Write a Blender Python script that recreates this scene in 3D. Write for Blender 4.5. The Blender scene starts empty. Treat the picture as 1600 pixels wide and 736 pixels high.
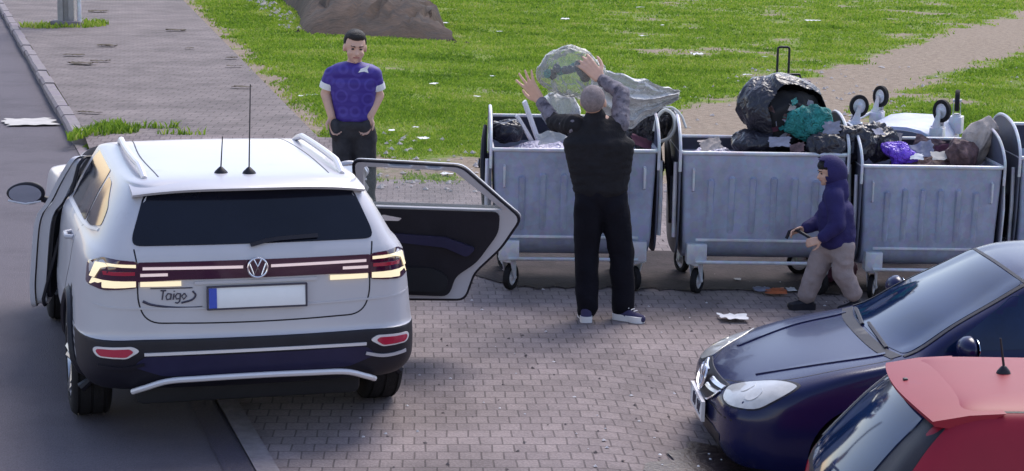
import bpy, bmesh, math, random
import numpy as np
from mathutils import Vector as V, Matrix, noise
from mathutils.bvhtree import BVHTree
from mathutils.geometry import delaunay_2d_cdt
R = math.radians
PI = math.pi
random.seed(7)
rng = np.random.default_rng(7)
scene = bpy.context.scene
COL = scene.collection

# ------------------------------------------------------------------ camera, world, sun, exposure
CAM_H, CAM_F, CAM_P, CAM_R = 3.0, 3000.0 / 1600.0, 0.175, 0.016
cd = bpy.data.cameras.new('camera')
cam = bpy.data.objects.new('camera', cd)
COL.objects.link(cam)
cam.matrix_world = Matrix.Translation((0, 0, CAM_H)) @ Matrix.Rotation(PI / 2 - CAM_P, 4, 'X') @ Matrix.Rotation(CAM_R, 4, 'Z')
cd.sensor_width = 36.0
cd.sensor_fit = 'HORIZONTAL'
cd.lens = 36.0 * CAM_F
cd.clip_start = 0.1
cd.clip_end = 2000
scene.camera = cam

SUN_EL, SUN_AZ = 52.0, 25.0          # sun behind the field, azimuth from +y towards +x
world = bpy.data.worlds.new('World')
scene.world = world
world.use_nodes = True
wn = world.node_tree
wn.nodes.clear()
sky = wn.nodes.new('ShaderNodeTexSky')
sky.sky_type = 'NISHITA'
sky.sun_disc = False
sky.sun_elevation = R(SUN_EL)
sky.sun_rotation = R(SUN_AZ)
sky.air_density = 1.0
sky.dust_density = 0.6
sky.ozone_density = 3.0
bgn = wn.nodes.new('ShaderNodeBackground')
bgn.inputs['Strength'].default_value = 0.14
won = wn.nodes.new('ShaderNodeOutputWorld')
tint = wn.nodes.new('ShaderNodeVectorMath')
tint.operation = 'MULTIPLY'
tint.inputs[1].default_value = (1.16, 0.95, 0.85)
wn.links.new(sky.outputs[0], tint.inputs[0])
wn.links.new(tint.outputs[0], bgn.inputs[0])
wn.links.new(bgn.outputs[0], won.inputs[0])

sd = bpy.data.lights.new('sun', 'SUN')
sd.energy = 1.5
sd.angle = R(32)
sd.color = (1.0, 0.95, 0.88)
sun = bpy.data.objects.new('sun', sd)
COL.objects.link(sun)
_d = V((math.sin(R(SUN_AZ)) * math.cos(R(SUN_EL)), math.cos(R(SUN_AZ)) * math.cos(R(SUN_EL)), math.sin(R(SUN_EL))))
sun.rotation_euler = _d.to_track_quat('Z', 'Y').to_euler()

scene.view_settings.view_transform = 'Standard'
scene.view_settings.look = 'None'
scene.view_settings.exposure = 1.2
scene.view_settings.gamma = 1.0
scene.render.engine = 'CYCLES'
scene.cycles.max_bounces = 8
scene.cycles.transparent_max_bounces = 12

# ------------------------------------------------------------------ materials
MATS = {}


def mat(name, col, rough=0.6, metal=0.0, var=0.0, vscale=6.0, bump=0.0, bscale=40.0, coat=0.0, alpha=1.0,
        emit=None, estr=0.0, spec=0.5, ior=1.5, trans=0.0, dirt=None, dscale=2.0, dthr=0.55, crease=0.0, cscale=10.0, film=None):
    m = bpy.data.materials.new(name)
    m.use_nodes = True
    nt = m.node_tree
    b = nt.nodes['Principled BSDF']
    N = nt.nodes.new
    L = nt.links.new
    b.inputs['Base Color'].default_value = (*col, 1)
    b.inputs['Roughness'].default_value = rough
    b.inputs['Metallic'].default_value = metal
    b.inputs['IOR'].default_value = ior
    b.inputs['Specular IOR Level'].default_value = spec
    if coat:
        b.inputs['Coat Weight'].default_value = coat
        b.inputs['Coat Roughness'].default_value = 0.06
    if alpha < 1:
        b.inputs['Alpha'].default_value = alpha
    if trans:
        b.inputs['Transmission Weight'].default_value = trans
    if emit:
        b.inputs['Emission Color'].default_value = (*emit, 1)
        b.inputs['Emission Strength'].default_value = estr
    tc = None
    if var or bump or dirt:
        tc = N('ShaderNodeTexCoord')
    if var or dirt:
        n1 = N('ShaderNodeTexNoise')
        n1.inputs['Scale'].default_value = vscale
        n1.inputs['Detail'].default_value = 6
        n1.inputs['Roughness'].default_value = 0.65
        L(tc.outputs['Object'], n1.inputs['Vector'])
        mr = N('ShaderNodeMapRange')
        mr.inputs['From Min'].default_value = 0.3
        mr.inputs['From Max'].default_value = 0.7
        mr.inputs['To Min'].default_value = 1 - var
        mr.inputs['To Max'].default_value = 1 + var
        L(n1.outputs['Fac'], mr.inputs['Value'])
        mx = N('ShaderNodeVectorMath')
        mx.operation = 'SCALE'
        mx.inputs[0].default_value = col
        L(mr.outputs[0], mx.inputs['Scale'])
        out = mx.outputs[0]
        if dirt:
            n2 = N('ShaderNodeTexNoise')
            n2.inputs['Scale'].default_value = dscale
            n2.inputs['Detail'].default_value = 8
            n2.inputs['Roughness'].default_value = 0.7
            L(tc.outputs['Object'], n2.inputs['Vector'])
            cr = N('ShaderNodeMapRange')
            cr.inputs['From Min'].default_value = dthr
            cr.inputs['From Max'].default_value = dthr + 0.12
            L(n2.outputs['Fac'], cr.inputs['Value'])
            mm = N('ShaderNodeMix')
            mm.data_type = 'RGBA'
            L(cr.outputs[0], mm.inputs['Factor'])
            L(out, mm.inputs['A'])
            mm.inputs['B'].default_value = (*dirt, 1)
            out = mm.outputs['Result']
        L(out, b.inputs['Base Color'])
    if bump:
        n3 = N('ShaderNodeTexNoise')
        n3.inputs['Scale'].default_value = bscale
        n3.inputs['Detail'].default_value = 4
        L(tc.outputs['Object'], n3.inputs['Vector'])
        bp = N('ShaderNodeBump')
        bp.inputs['Strength'].default_value = bump
        bp.inputs['Distance'].default_value = 0.02
        L(n3.outputs['Fac'], bp.inputs['Height'])
        L(bp.outputs[0], b.inputs['Normal'])
    if crease:
        if tc is None:
            tc = N('ShaderNodeTexCoord')
        prev = None
        for sc_, dd_ in ((cscale, 0.03), (cscale * 2.7, 0.012)):
            n4 = N('ShaderNodeTexNoise')
            n4.inputs['Scale'].default_value = sc_
            n4.inputs['Detail'].default_value = 2
            n4.inputs['Distortion'].default_value = 0.6
            L(tc.outputs['Object'], n4.inputs['Vector'])
            s4 = N('ShaderNodeMath')
            s4.operation = 'SUBTRACT'
            L(n4.outputs['Fac'], s4.inputs[0])
            s4.inputs[1].default_value = 0.5
            a4 = N('ShaderNodeMath')
            a4.operation = 'ABSOLUTE'
            L(s4.outputs[0], a4.inputs[0])
            b4 = N('ShaderNodeBump')
            b4.invert = True
            b4.inputs['Strength'].default_value = crease
            b4.inputs['Distance'].default_value = dd_ * 6
            L(a4.outputs[0], b4.inputs['Height'])
            if prev is not None:
                L(prev.outputs[0], b4.inputs['Normal'])
            prev = b4
        L(prev.outputs[0], b.inputs['Normal'])
        if film:
            # thin film: denser where it is folded and seen edge on
            lw = N('ShaderNodeFresnel')
            lw.inputs['IOR'].default_value = 1.45
            L(prev.outputs[0], lw.inputs['Normal'])
            ma = N('ShaderNodeMath')
            ma.operation = 'MULTIPLY_ADD'
            ma.use_clamp = True
            L(lw.outputs[0], ma.inputs[0])
            ma.inputs[1].default_value = film[1]
            ma.inputs[2].default_value = film[0]
            L(ma.outputs[0], b.inputs['Alpha'])
    MATS[name] = m
    return m


M = {}
M['suv'] = mat('silver_paint', (0.46, 0.45, 0.485), 0.42, 0.05, coat=0.3, var=0.03, vscale=3, dirt=(0.41, 0.40, 0.43), dscale=4, dthr=0.6)
M['navy'] = mat('navy_paint', (0.006, 0.008, 0.050), 0.26, 0.0, coat=0.2, spec=0.25, var=0.05, vscale=3, dirt=(0.012, 0.012, 0.045), dscale=5, dthr=0.58)
M['red'] = mat('red_paint', (0.23, 0.004, 0.020), 0.5, 0.0, spec=0.35, var=0.06, vscale=3, dirt=(0.21, 0.008, 0.03), dscale=6, dthr=0.6)
M['black'] = mat('black_plastic', (0.012, 0.011, 0.018), 0.5, spec=0.3, var=0.2, bump=0.1, bscale=200)
M['blue_plastic'] = mat('bumper_plastic', (0.022, 0.020, 0.055), 0.42, spec=0.3, var=0.15)
M['dark'] = mat('dark_interior', (0.010, 0.010, 0.014), 0.8, var=0.2)
M['glass'] = mat('tinted_glass', (0.006, 0.007, 0.014), 0.09, spec=0.35, var=0.3, vscale=1.5)
M['screen'] = mat('windscreen_glass', (0.004, 0.014, 0.050), 0.06, spec=0.38, var=0.5, vscale=1.6)  # blue sky reflection painted into the glass base colour
M['rubber'] = mat('tyre_rubber', (0.014, 0.013, 0.015), 0.8, spec=0.25, var=0.25, vscale=20, bump=0.2, bscale=80)
M['alloy'] = mat('alloy_metal', (0.45, 0.45, 0.48), 0.3, 0.9)
M['chrome'] = mat('chrome_trim', (0.75, 0.73, 0.76), 0.22, 0.85)
M['silver_trim'] = mat('silver_trim', (0.66, 0.64, 0.66), 0.4, 0.3)
M['garnish'] = mat('dark_red_lens', (0.045, 0.006, 0.028), 0.12, coat=1.0)
M['red_lens'] = mat('red_lens', (0.40, 0.02, 0.05), 0.15, coat=1.0)
M['lamp'] = mat('lit_lamp', (0.75, 0.66, 0.46), 0.3, emit=(1.0, 0.82, 0.50), estr=0.30)
M['lamp_bar'] = mat('lamp_bar', (0.8, 0.7, 0.7), 0.3, emit=(1.0, 0.72, 0.66), estr=0.15)
M['white'] = mat('white_plastic', (0.75, 0.76, 0.78), 0.4, var=0.04)
M['plate_blue'] = mat('plate_blue', (0.02, 0.06, 0.42), 0.4)
M['ink'] = mat('dark_ink', (0.05, 0.045, 0.07), 0.5)
M['clear'] = mat('clear_window', (0.55, 0.65, 0.62), 0.03, alpha=0.09)
M['mirror'] = mat('mirror_glass', (0.6, 0.7, 0.8), 0.03, 1.0)
M['headlamp'] = mat('headlamp_lens', (0.44, 0.43, 0.41), 0.35, 0.1, coat=1.0, var=0.2, vscale=9)


def galv(name, base, tint):
    m = bpy.data.materials.new(name)
    m.use_nodes = True
    nt = m.node_tree
    b = nt.nodes['Principled BSDF']
    N = nt.nodes.new
    L = nt.links.new
    tc = N('ShaderNodeTexCoord')
    vo = N('ShaderNodeTexVoronoi')
    vo.inputs['Scale'].default_value = 26
    oi = N('ShaderNodeObjectInfo')
    ofs = N('ShaderNodeVectorMath')
    ofs.operation = 'MULTIPLY_ADD'
    L(oi.outputs['Random'], ofs.inputs[0])
    ofs.inputs[1].default_value = (17, 9, 5)
    L(tc.outputs['Object'], ofs.inputs[2])
    L(tc.outputs['Object'], vo.inputs['Vector'])
    n1 = N('ShaderNodeTexNoise')
    n1.inputs['Scale'].default_value = 2.2
    n1.inputs['Detail'].default_value = 8
    n1.inputs['Roughness'].default_value = 0.7
    L(ofs.outputs[0], n1.inputs['Vector'])
    mp = N('ShaderNodeMapping')
    mp.inputs['Scale'].default_value = (5, 5, 1.4)
    L(ofs.outputs[0], mp.inputs['Vector'])
    n2 = N('ShaderNodeTexNoise')
    n2.inputs['Scale'].default_value = 1.3
    n2.inputs['Detail'].default_value = 6
    L(mp.outputs[0], n2.inputs['Vector'])
    r1 = N('ShaderNodeValToRGB')
    r1.color_ramp.elements[0].position = 0.32
    r1.color_ramp.elements[0].color = (*[c * 0.66 for c in base], 1)
    r1.color_ramp.elements[1].position = 0.62
    r1.color_ramp.elements[1].color = (*base, 1)
    L(n1.outputs['Fac'], r1.inputs[0])
    r2 = N('ShaderNodeMapRange')
    r2.inputs['From Min'].default_value = 0.52
    r2.inputs['From Max'].default_value = 0.75
    r2.inputs['To Max'].default_value = 0.7
    L(n2.outputs['Fac'], r2.inputs['Value'])
    m1 = N('ShaderNodeMix')
    m1.data_type = 'RGBA'
    L(r2.outputs[0], m1.inputs['Factor'])
    L(r1.outputs[0], m1.inputs['A'])
    m1.inputs['B'].default_value = (*tint, 1)
    m2 = N('ShaderNodeMix')
    m2.data_type = 'RGBA'
    m2.blend_type = 'MULTIPLY'
    m2.inputs['Factor'].default_value = 0.12
    L(m1.outputs['Result'], m2.inputs['A'])
    L(vo.outputs['Color'], m2.inputs['B'])
    L(m2.outputs['Result'], b.inputs['Base Color'])
    b.inputs['Metallic'].default_value = 0.2
    rr = N('ShaderNodeMapRange')
    rr.inputs['To Min'].default_value = 0.38
    rr.inputs['To Max'].default_value = 0.7
    L(n1.outputs['Fac'], rr.inputs['Value'])
    L(rr.outputs[0], b.inputs['Roughness'])
    bp = N('ShaderNodeBump')
    bp.inputs['Strength'].default_value = 0.25
    bp.inputs['Distance'].default_value = 0.01
    L(n1.outputs['Fac'], bp.inputs['Height'])
    L(bp.outputs[0], b.inputs['Normal'])
    return m


M['galv'] = galv('galvanised_steel', (0.42, 0.46, 0.60), (0.30, 0.30, 0.38))
M['galv_light'] = galv('bare_galvanised_edge', (0.72, 0.73, 0.78), (0.50, 0.46, 0.46))
M['galv_shade'] = galv('shaded_galvanised', (0.13, 0.14, 0.20), (0.12, 0.10, 0.12))  # side plate steel, shade on the plates painted in as darker colour
M['galv_dark'] = galv('dark_galvanised', (0.11, 0.12, 0.17), (0.05, 0.045, 0.06))  # darker steel for the lids and handle slots

# ------------------------------------------------------------------ object helpers


def link(name, me, mats, parent=None, smooth=True, ang=38):
    o = bpy.data.objects.new(name, me)
    COL.objects.link(o)
    if not isinstance(mats, (list, tuple)):
        mats = [mats]
    if len(me.materials) == 0:
        for m in mats:
            me.materials.append(m)
    if parent is not None:
        o.parent = parent
    if smooth:
        for p in me.polygons:
            p.use_smooth = True
        try:
            me.set_sharp_from_angle(angle=R(ang))
        except Exception:
            pass
    return o


def obj(name, bm, mats, parent=None, smooth=True, ang=38, recalc=True):
    if recalc:
        bmesh.ops.recalc_face_normals(bm, faces=bm.faces[:])
    me = bpy.data.meshes.new(name)
    bm.to_mesh(me)
    bm.free()
    return link(name, me, mats, parent, smooth, ang)


def tag(o, label=None, cat=None, group=None, kind=None):
    if label:
        o['label'] = label
    if cat:
        o['category'] = cat
    if group:
        o['group'] = group
    if kind:
        o['kind'] = kind
    return o


def empty(name, loc=(0, 0, 0), rz=0.0, label=None, cat=None, group=None, scale=1.0):
    o = bpy.data.objects.new(name, None)
    COL.objects.link(o)
    o.empty_display_size = 0.1
    o.location = loc
    o.rotation_euler = (0, 0, rz)
    if scale != 1.0:
        o.scale = (scale,) * 3 if not isinstance(scale, tuple) else scale
    return tag(o, label, cat, group)


def copy_tree(o, parent=None):
    c = o.copy()
    COL.objects.link(c)
    c.parent = parent
    for ch in [x for x in bpy.data.objects if x.parent == o]:
        copy_tree(ch, c)
    return c


def xf(verts, mtx):
    for v in verts:
        v.co = mtx @ v.co


def box(bm, c, s, rot=None, bevel=0.0):
    r = bmesh.ops.create_cube(bm, size=1.0)
    vs = r['verts']
    for v in vs:
        v.co = V((v.co.x * s[0], v.co.y * s[1], v.co.z * s[2]))
    if bevel:
        es = list({e for v in vs for e in v.link_edges})
        rb = bmesh.ops.bevel(bm, geom=es, offset=bevel, segments=2, affect='EDGES', profile=0.5)
        vs = list({v for f in rb['faces'] for v in f.verts} | {v for v in vs if v.is_valid})
    m = Matrix.Translation(c)
    if rot is not None:
        m = m @ (rot.to_4x4() if hasattr(rot, 'to_4x4') else rot)
    xf(vs, m)
    return vs


def tube(bm, pts, rad, seg=8, closed=False, caps=True):
    pts = [V(p) for p in pts]
    n = len(pts)
    rads = rad if isinstance(rad, (list, tuple)) else [rad] * n
    rings = []
    up = None
    for i, p in enumerate(pts):
        if closed:
            t = pts[(i + 1) % n] - pts[i - 1]
        else:
            t = pts[min(i + 1, n - 1)] - pts[max(i - 1, 0)]
        t.normalize()
        if up is None:
            a = V((0, 0, 1)) if abs(t.z) < 0.9 else V((1, 0, 0))
            up = t.cross(a).normalized()
        up = (up - t * up.dot(t)).normalized()
        w = t.cross(up)
        ring = [bm.verts.new(p + (up * math.cos(k * 2 * PI / seg) + w * math.sin(k * 2 * PI / seg)) * rads[i]) for k in range(seg)]
        rings.append(ring)
    m = n if closed else n - 1
    for i in range(m):
        a, b = rings[i], rings[(i + 1) % n]
        for k in range(seg):
            bm.faces.new((a[k], a[(k + 1) % seg], b[(k + 1) % seg], b[k]))
    if caps and not closed:
        bm.faces.new(rings[0][::-1])
        bm.faces.new(rings[-1])
    return rings


def lathe(bm, prof, seg=32, axis='x', c=(0, 0, 0), closed=True):
    """prof: (axial, radius) pairs"""
    rings = []
    c = V(c)
    for a, r in prof:
        ring = []
        for k in range(seg):
            t = 2 * PI * k / seg
            if axis == 'x':
                p = V((a, r * math.cos(t), r * math.sin(t)))
            elif axis == 'y':
                p = V((r * math.cos(t), a, r * math.sin(t)))
            else:
                p = V((r * math.cos(t), r * math.sin(t), a))
            ring.append(bm.verts.new(c + p))
        rings.append(ring)
    n = len(rings)
    for i in range(n if closed else n - 1):
        a, b = rings[i], rings[(i + 1) % n]
        for k in range(seg):
            bm.faces.new((a[k], a[(k + 1) % seg], b[(k + 1) % seg], b[k]))
    if not closed:
        bm.faces.new(rings[0][::-1])
        bm.faces.new(rings[-1])


def cyl(bm, p0, p1, r, seg=16):
    tube(bm, [p0, p1], r, seg)


def evaluated(o, name=None):
    """mesh of o with its modifiers applied; o is removed"""
    bpy.context.view_layer.update()
    dg = bpy.context.evaluated_depsgraph_get()
    me = bpy.data.meshes.new_from_object(o.evaluated_get(dg))
    old = o.data
    bpy.data.objects.remove(o, do_unlink=True)
    bpy.data.meshes.remove(old)
    return me


def rnd(poly, r=0.05, k=4):
    out = []
    n = len(poly)
    for i in range(n):
        p, a, b = V(poly[i]), V(poly[i - 1]), V(poly[(i + 1) % n])
        da, db = (a - p), (b - p)
        ra = min(r, da.length * 0.45)
        rb = min(r, db.length * 0.45)
        s, e = p + da.normalized() * ra, p + db.normalized() * rb
        for j in range(k + 1):
            t = j / k
            out.append(tuple(s * (1 - t) ** 2 + p * 2 * t * (1 - t) + e * t * t))
    return out


def spline(pts, n=8, closed=False):
    pts = [V(p) for p in pts]
    out = []
    m = len(pts)
    rngi = range(m) if closed else range(m - 1)
    for i in rngi:
        p0 = pts[(i - 1) % m] if closed or i > 0 else pts[0] * 2 - pts[1]
        p1, p2 = pts[i], pts[(i + 1) % m]
        p3 = pts[(i + 2) % m] if closed or i + 2 < m else pts[-1] * 2 - pts[-2]
        for j in range(n):
            t = j / n
            out.append(0.5 * ((2 * p1) + (p2 - p0) * t + (2 * p0 - 5 * p1 + 4 * p2 - p3) * t * t + (3 * p1 - p0 - 3 * p2 + p3) * t ** 3))
    if not closed:
        out.append(pts[-1])
    return out


def inside(pt, poly):
    x, y = pt
    c = False
    j = len(poly) - 1
    for i in range(len(poly)):
        xi, yi = poly[i]
        xj, yj = poly[j]
        if (yi > y) != (yj > y) and x < (xj - xi) * (y - yi) / (yj - yi) + xi:
            c = not c
        j = i
    return c


FR = {  # projection frames: origin, u axis, w axis, ray direction
    'rear': (V((0, -3, 0)), V((1, 0, 0)), V((0, 0, 1)), V((0, 1, 0))),
    'front': (V((0, 6, 0)), V((1, 0, 0)), V((0, 0, 1)), V((0, -1, 0))),
    'left': (V((-3, 0, 0)), V((0, 1, 0)), V((0, 0, 1)), V((1, 0, 0))),
    'right': (V((3, 0, 0)), V((0, 1, 0)), V((0, 0, 1)), V((-1, 0, 0))),
    'top': (V((0, 0, 3)), V((1, 0, 0)), V((0, 1, 0)), V((0, 0, -1))),
}


def panel(name, bvh, poly, frame, material, parent, off=0.005, th=0.012, step=0.05):
    O, U, W, D = FR[frame] if isinstance(frame, str) else frame
    poly = [tuple(p) for p in poly]
    bd = []
    n = len(poly)
    for i in range(n):
        a, b = V(poly[i]), V(poly[(i + 1) % n])
        m = max(1, int((b - a).length / step))
        for j in range(m):
            bd.append(tuple(a.lerp(b, j / m)))
    xs = [p[0] for p in bd]
    ys = [p[1] for p in bd]
    pts = []
    na = int((max(xs) - min(xs)) / step) + 2
    nb = int((max(ys) - min(ys)) / step) + 2
    for i in range(na):
        for j in range(nb):
            p = (min(xs) + (i + 0.5 * (j % 2)) * step, min(ys) + j * step)
            if inside(p, bd) and min((p[0] - q[0]) ** 2 + (p[1] - q[1]) ** 2 for q in bd) > (step * 0.55) ** 2:
                pts.append(p)
    vin = [V(p) for p in bd + pts]
    vo, _, fo, _, _, _ = delaunay_2d_cdt(vin, [], [list(range(len(bd)))], 1, 1e-6)
    bm = bmesh.new()
    top = []
    for p in vo:
        o = O + U * p[0] + W * p[1]
        h, nn, _, _ = bvh.ray_cast(o, D, 20)
        if h is None:
            h, nn, _, _ = bvh.find_nearest(o + D * 2.5)
        top.append(bm.verts.new(h - D * off))
    for f in fo:
        if len(set(f)) > 2:
            try:
                bm.faces.new([top[i] for i in f])
            except ValueError:
                pass
    be = [e for e in bm.edges if len(e.link_faces) == 1]
    low = {}
    for e in be:
        for v in e.verts:
            if v not in low:
                low[v] = bm.verts.new(v.co + D * th)
    for e in be:
        a, b = e.verts
        bm.faces.new((a, b, low[b], low[a]))
    loose = [v for v in bm.verts if not v.link_faces]
    bmesh.ops.delete(bm, geom=loose, context='VERTS')
    bmesh.ops.recalc_face_normals(bm, faces=bm.faces[:])
    # make sure the visible side faces the viewer of the projection
    s = sum((f.normal.dot(D) * f.calc_area() for f in bm.faces if all(v in set(top) for v in f.verts)))
    if s > 0:
        bmesh.ops.reverse_faces(bm, faces=bm.faces[:])
    return obj(name, bm, material, parent, recalc=False)


def strip(name, bvh, pts, w, frame, material, parent, off=0.003, th=0.008, closed=False, n=6, step=0.06):
    P = [V((p[0], p[1])) for p in pts]
    P = [V((q.x, q.y)) for q in spline([V((p.x, p.y, 0)) for p in P], n, closed)]
    m = len(P)
    L_, R_ = [], []
    for i in range(m):
        t = P[min(i + 1, m - 1)] - P[max(i - 1, 0)] if not closed else P[(i + 1) % m] - P[i - 1]
        t.normalize()
        nn = V((-t.y, t.x))
        L_.append(P[i] + nn * w / 2)
        R_.append(P[i] - nn * w / 2)
    if not closed:
        return panel(name, bvh, [tuple(p) for p in L_] + [tuple(p) for p in R_[::-1]], frame, material, parent, off, th, step)
    O, U, W, D = FR[frame] if isinstance(frame, str) else frame
    bm = bmesh.new()
    rings = []
    for a, b in zip(L_, R_):
        vs = []
        for q in (a, b):
            h, _, _, _ = bvh.ray_cast(O + U * q.x + W * q.y, D, 20)
            if h is None:
                h, _, _, _ = bvh.find_nearest(O + U * q.x + W * q.y + D * 2.5)
            vs += [bm.verts.new(h - D * off), bm.verts.new(h + D * th)]
        rings.append(vs)
    for i in range(m):
        a, b = rings[i], rings[(i + 1) % m]
        for k0, k1 in ((0, 2), (2, 3), (3, 1), (1, 0)):
            bm.faces.new((a[k0], a[k1], b[k1], b[k0]))
    return obj(name, bm, material, parent)


def survey(px, py, d):
    """world point that stands d metres out along +y and shows at (px, py) of the 1600 px wide photograph"""
    a, b = px - 800.0, py - 368.0
    u = (a * math.cos(CAM_R) + b * math.sin(CAM_R)) / 3000.0
    v = (a * math.sin(CAM_R) - b * math.cos(CAM_R)) / 3000.0
    c, s = math.cos(CAM_P), math.sin(CAM_P)
    r = V((u, c + v * s, -s + v * c))
    t = d / r.y
    return V((0, 0, CAM_H)) + r * t


# ------------------------------------------------------------------ ground
def ground_z(x, y):
    """made-up dip lowers the paving at lower right, fitting both cars to the view, the field lies a little higher far off"""
    def ss(t):
        t = min(max(t, 0), 1)
        return t * t * (3 - 2 * t)
    return -ss((x - 0.4) / 1.3) * (0.15 * ss((13.0 - y) / 1.4) + 0.30 * ss((9.95 - y) / 0.8))




def kerb_x(y):
    return -1.63 - 0.3012 * (y - 10.73)


def sidewalk_r(y):
    return -2.76 - 0.2275 * (y - 24.7)


def field_z(x, y):
    z = 0.0
    t = min(max((y - 19.5) / 3.0, 0), 1)
    g = min(max((-0.2 - x) / 2.0, 0), 1)
    z = 0.085 * t * g
    z += 0.05 * noise.noise(V((x * 0.25, y * 0.2, 0))) * min(max((y - 21) / 6, 0), 1)
    if x < kerb_x(y) + 0.1:
        z = -0.12
    return z - 0.012


def dirtness(x, y):
    """1 bare earth, 0 grass"""
    d = 0.0
    # trodden path from behind the containers up to the right
    path = [(-0.6, 21.2), (1.0, 22.0), (2.6, 25.0), (4.0, 28.0), (5.2, 31.2), (6.95, 35.0), (8.75, 38.9), (12.1, 46.0), (17.5, 57), (24, 70)]
    wid = [0.5, 0.7, 1.3, 1.35, 1.15, 1.1, 1.2, 1.6, 2.0, 2.4]
    best = 9.0
    for i in range(len(path) - 1):
        ax, ay = path[i]
        bx, by = path[i + 1]
        t = ((x - ax) * (bx - ax) + (y - ay) * (by - ay)) / ((bx - ax) ** 2 + (by - ay) ** 2)
        t = min(max(t, 0), 1)
        dd = math.hypot(x - ax - t * (bx - ax), y - ay - t * (by - ay))
        w = wid[i] * (1 - t) + wid[i + 1] * t
        best = min(best, dd / w)
    d = max(d, 1.25 - best * 0.75)
    # bare ground right behind the containers and at the end of the paving
    if x > 0.3:
        d = max(d, 1.1 - abs(y - 19.3) / 3.2)
    if y < 20.6:
        d = max(d, 1.0 - max(0, (y - 19.4)) / 1.8)
    # worn grass right field
    d = max(d, 0.30 + 0.35 * noise.noise(V((x * 0.5, y * 0.35, 3))) if x > 2 else 0.16 + 0.4 * noise.noise(V((x * 0.5, y * 0.35, 3))))
    if y < 23.5 and -3 < x < 0.8:
        d = max(d, 0.62 - max(0, y - 21.8) * 0.3)
    # worn strip along the pavement edge
    e = x - sidewalk_r(y)
    if y > 20:
        d = max(d, 0.85 - abs(e) / 1.1)
    d += 0.34 * noise.noise(V((x * 1.3, y * 1.0, 9))) + 0.2 * noise.noise(V((x * 4, y * 3.0, 5)))
    return min(max(d, 0), 1)


def grid_mesh(name, xs, ys, zf, material, keep=None, attr=None, kind='structure'):
    nx, ny = len(xs), len(ys)
    vs = [(x, y, zf(x, y)) for y in ys for x in xs]
    fs = []
    for j in range(ny - 1):
        for i in range(nx - 1):
            cx, cy = (xs[i] + xs[i + 1]) / 2, (ys[j] + ys[j + 1]) / 2
            if keep is None or keep(cx, cy):
                a = j * nx + i
                fs.append((a, a + 1, a + nx + 1, a + nx))
    me = bpy.data.meshes.new(name)
    me.from_pydata(vs, [], fs)
    if attr:
        at = me.attributes.new('earth', 'FLOAT', 'POINT')
        at.data.foreach_set('value', [attr(v[0], v[1]) for v in vs])
    o = link(name, me, material)
    o['kind'] = kind
    return o


def field_material():
    m = bpy.data.materials.new('field_ground')
    m.use_nodes = True
    nt = m.node_tree
    b = nt.nodes['Principled BSDF']
    N = nt.nodes.new
    L = nt.links.new
    at = N('ShaderNodeAttribute')
    at.attribute_name = 'earth'
    tc = N('ShaderNodeTexCoord')
    n1 = N('ShaderNodeTexNoise')
    n1.inputs['Scale'].default_value = 1.4
    n1.inputs['Detail'].default_value = 10
    n1.inputs['Roughness'].default_value = 0.72
    L(tc.outputs['Object'], n1.inputs['Vector'])
    ad = N('ShaderNodeMath')
    ad.operation = 'MULTIPLY_ADD'
    L(n1.outputs['Fac'], ad.inputs[0])
    ad.inputs[1].default_value = 0.9
    L(at.outputs['Fac'], ad.inputs[2])
    mr = N('ShaderNodeMapRange')
    mr.inputs['From Min'].default_value = 0.88
    mr.inputs['From Max'].default_value = 1.04
    L(ad.outputs[0], mr.inputs['Value'])
    ng = N('ShaderNodeTexNoise')
    ng.inputs['Scale'].default_value = 5
    ng.inputs['Detail'].default_value = 8
    L(tc.outputs['Object'], ng.inputs['Vector'])
    rg = N('ShaderNodeValToRGB')
    rg.color_ramp.elements[0].position = 0.3
    rg.color_ramp.elements[0].color = (0.075, 0.13, 0.015, 1)
    rg.color_ramp.elements[1].position = 0.7
    rg.color_ramp.elements[1].color = (0.22, 0.28, 0.045, 1)
    L(ng.outputs['Fac'], rg.inputs[0])
    nd = N('ShaderNodeTexNoise')
    nd.inputs['Scale'].default_value = 9
    nd.inputs['Detail'].default_value = 10
    nd.inputs['Roughness'].default_value = 0.75
    L(tc.outputs['Object'], nd.inputs['Vector'])
    rd = N('ShaderNodeValToRGB')
    rd.color_ramp.elements[0].position = 0.3
    rd.color_ramp.elements[0].color = (0.16, 0.118, 0.086, 1)
    rd.color_ramp.elements[1].position = 0.68
    rd.color_ramp.elements[1].color = (0.36, 0.29, 0.225, 1)
    L(nd.outputs['Fac'], rd.inputs[0])
    mx = N('ShaderNodeMix')
    mx.data_type = 'RGBA'
    L(mr.outputs[0], mx.inputs['Factor'])
    L(rg.outputs[0], mx.inputs['A'])
    L(rd.outputs[0], mx.inputs['B'])
    L(mx.outputs['Result'], b.inputs['Base Color'])
    b.inputs['Roughness'].default_value = 0.95
    b.inputs['Specular IOR Level'].default_value = 0.15
    bp = N('ShaderNodeBump')
    bp.inputs['Strength'].default_value = 0.7
    bp.inputs['Distance'].default_value = 0.05
    L(nd.outputs['Fac'], bp.inputs['Height'])
    L(bp.outputs[0], b.inputs['Normal'])
    return m


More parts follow.
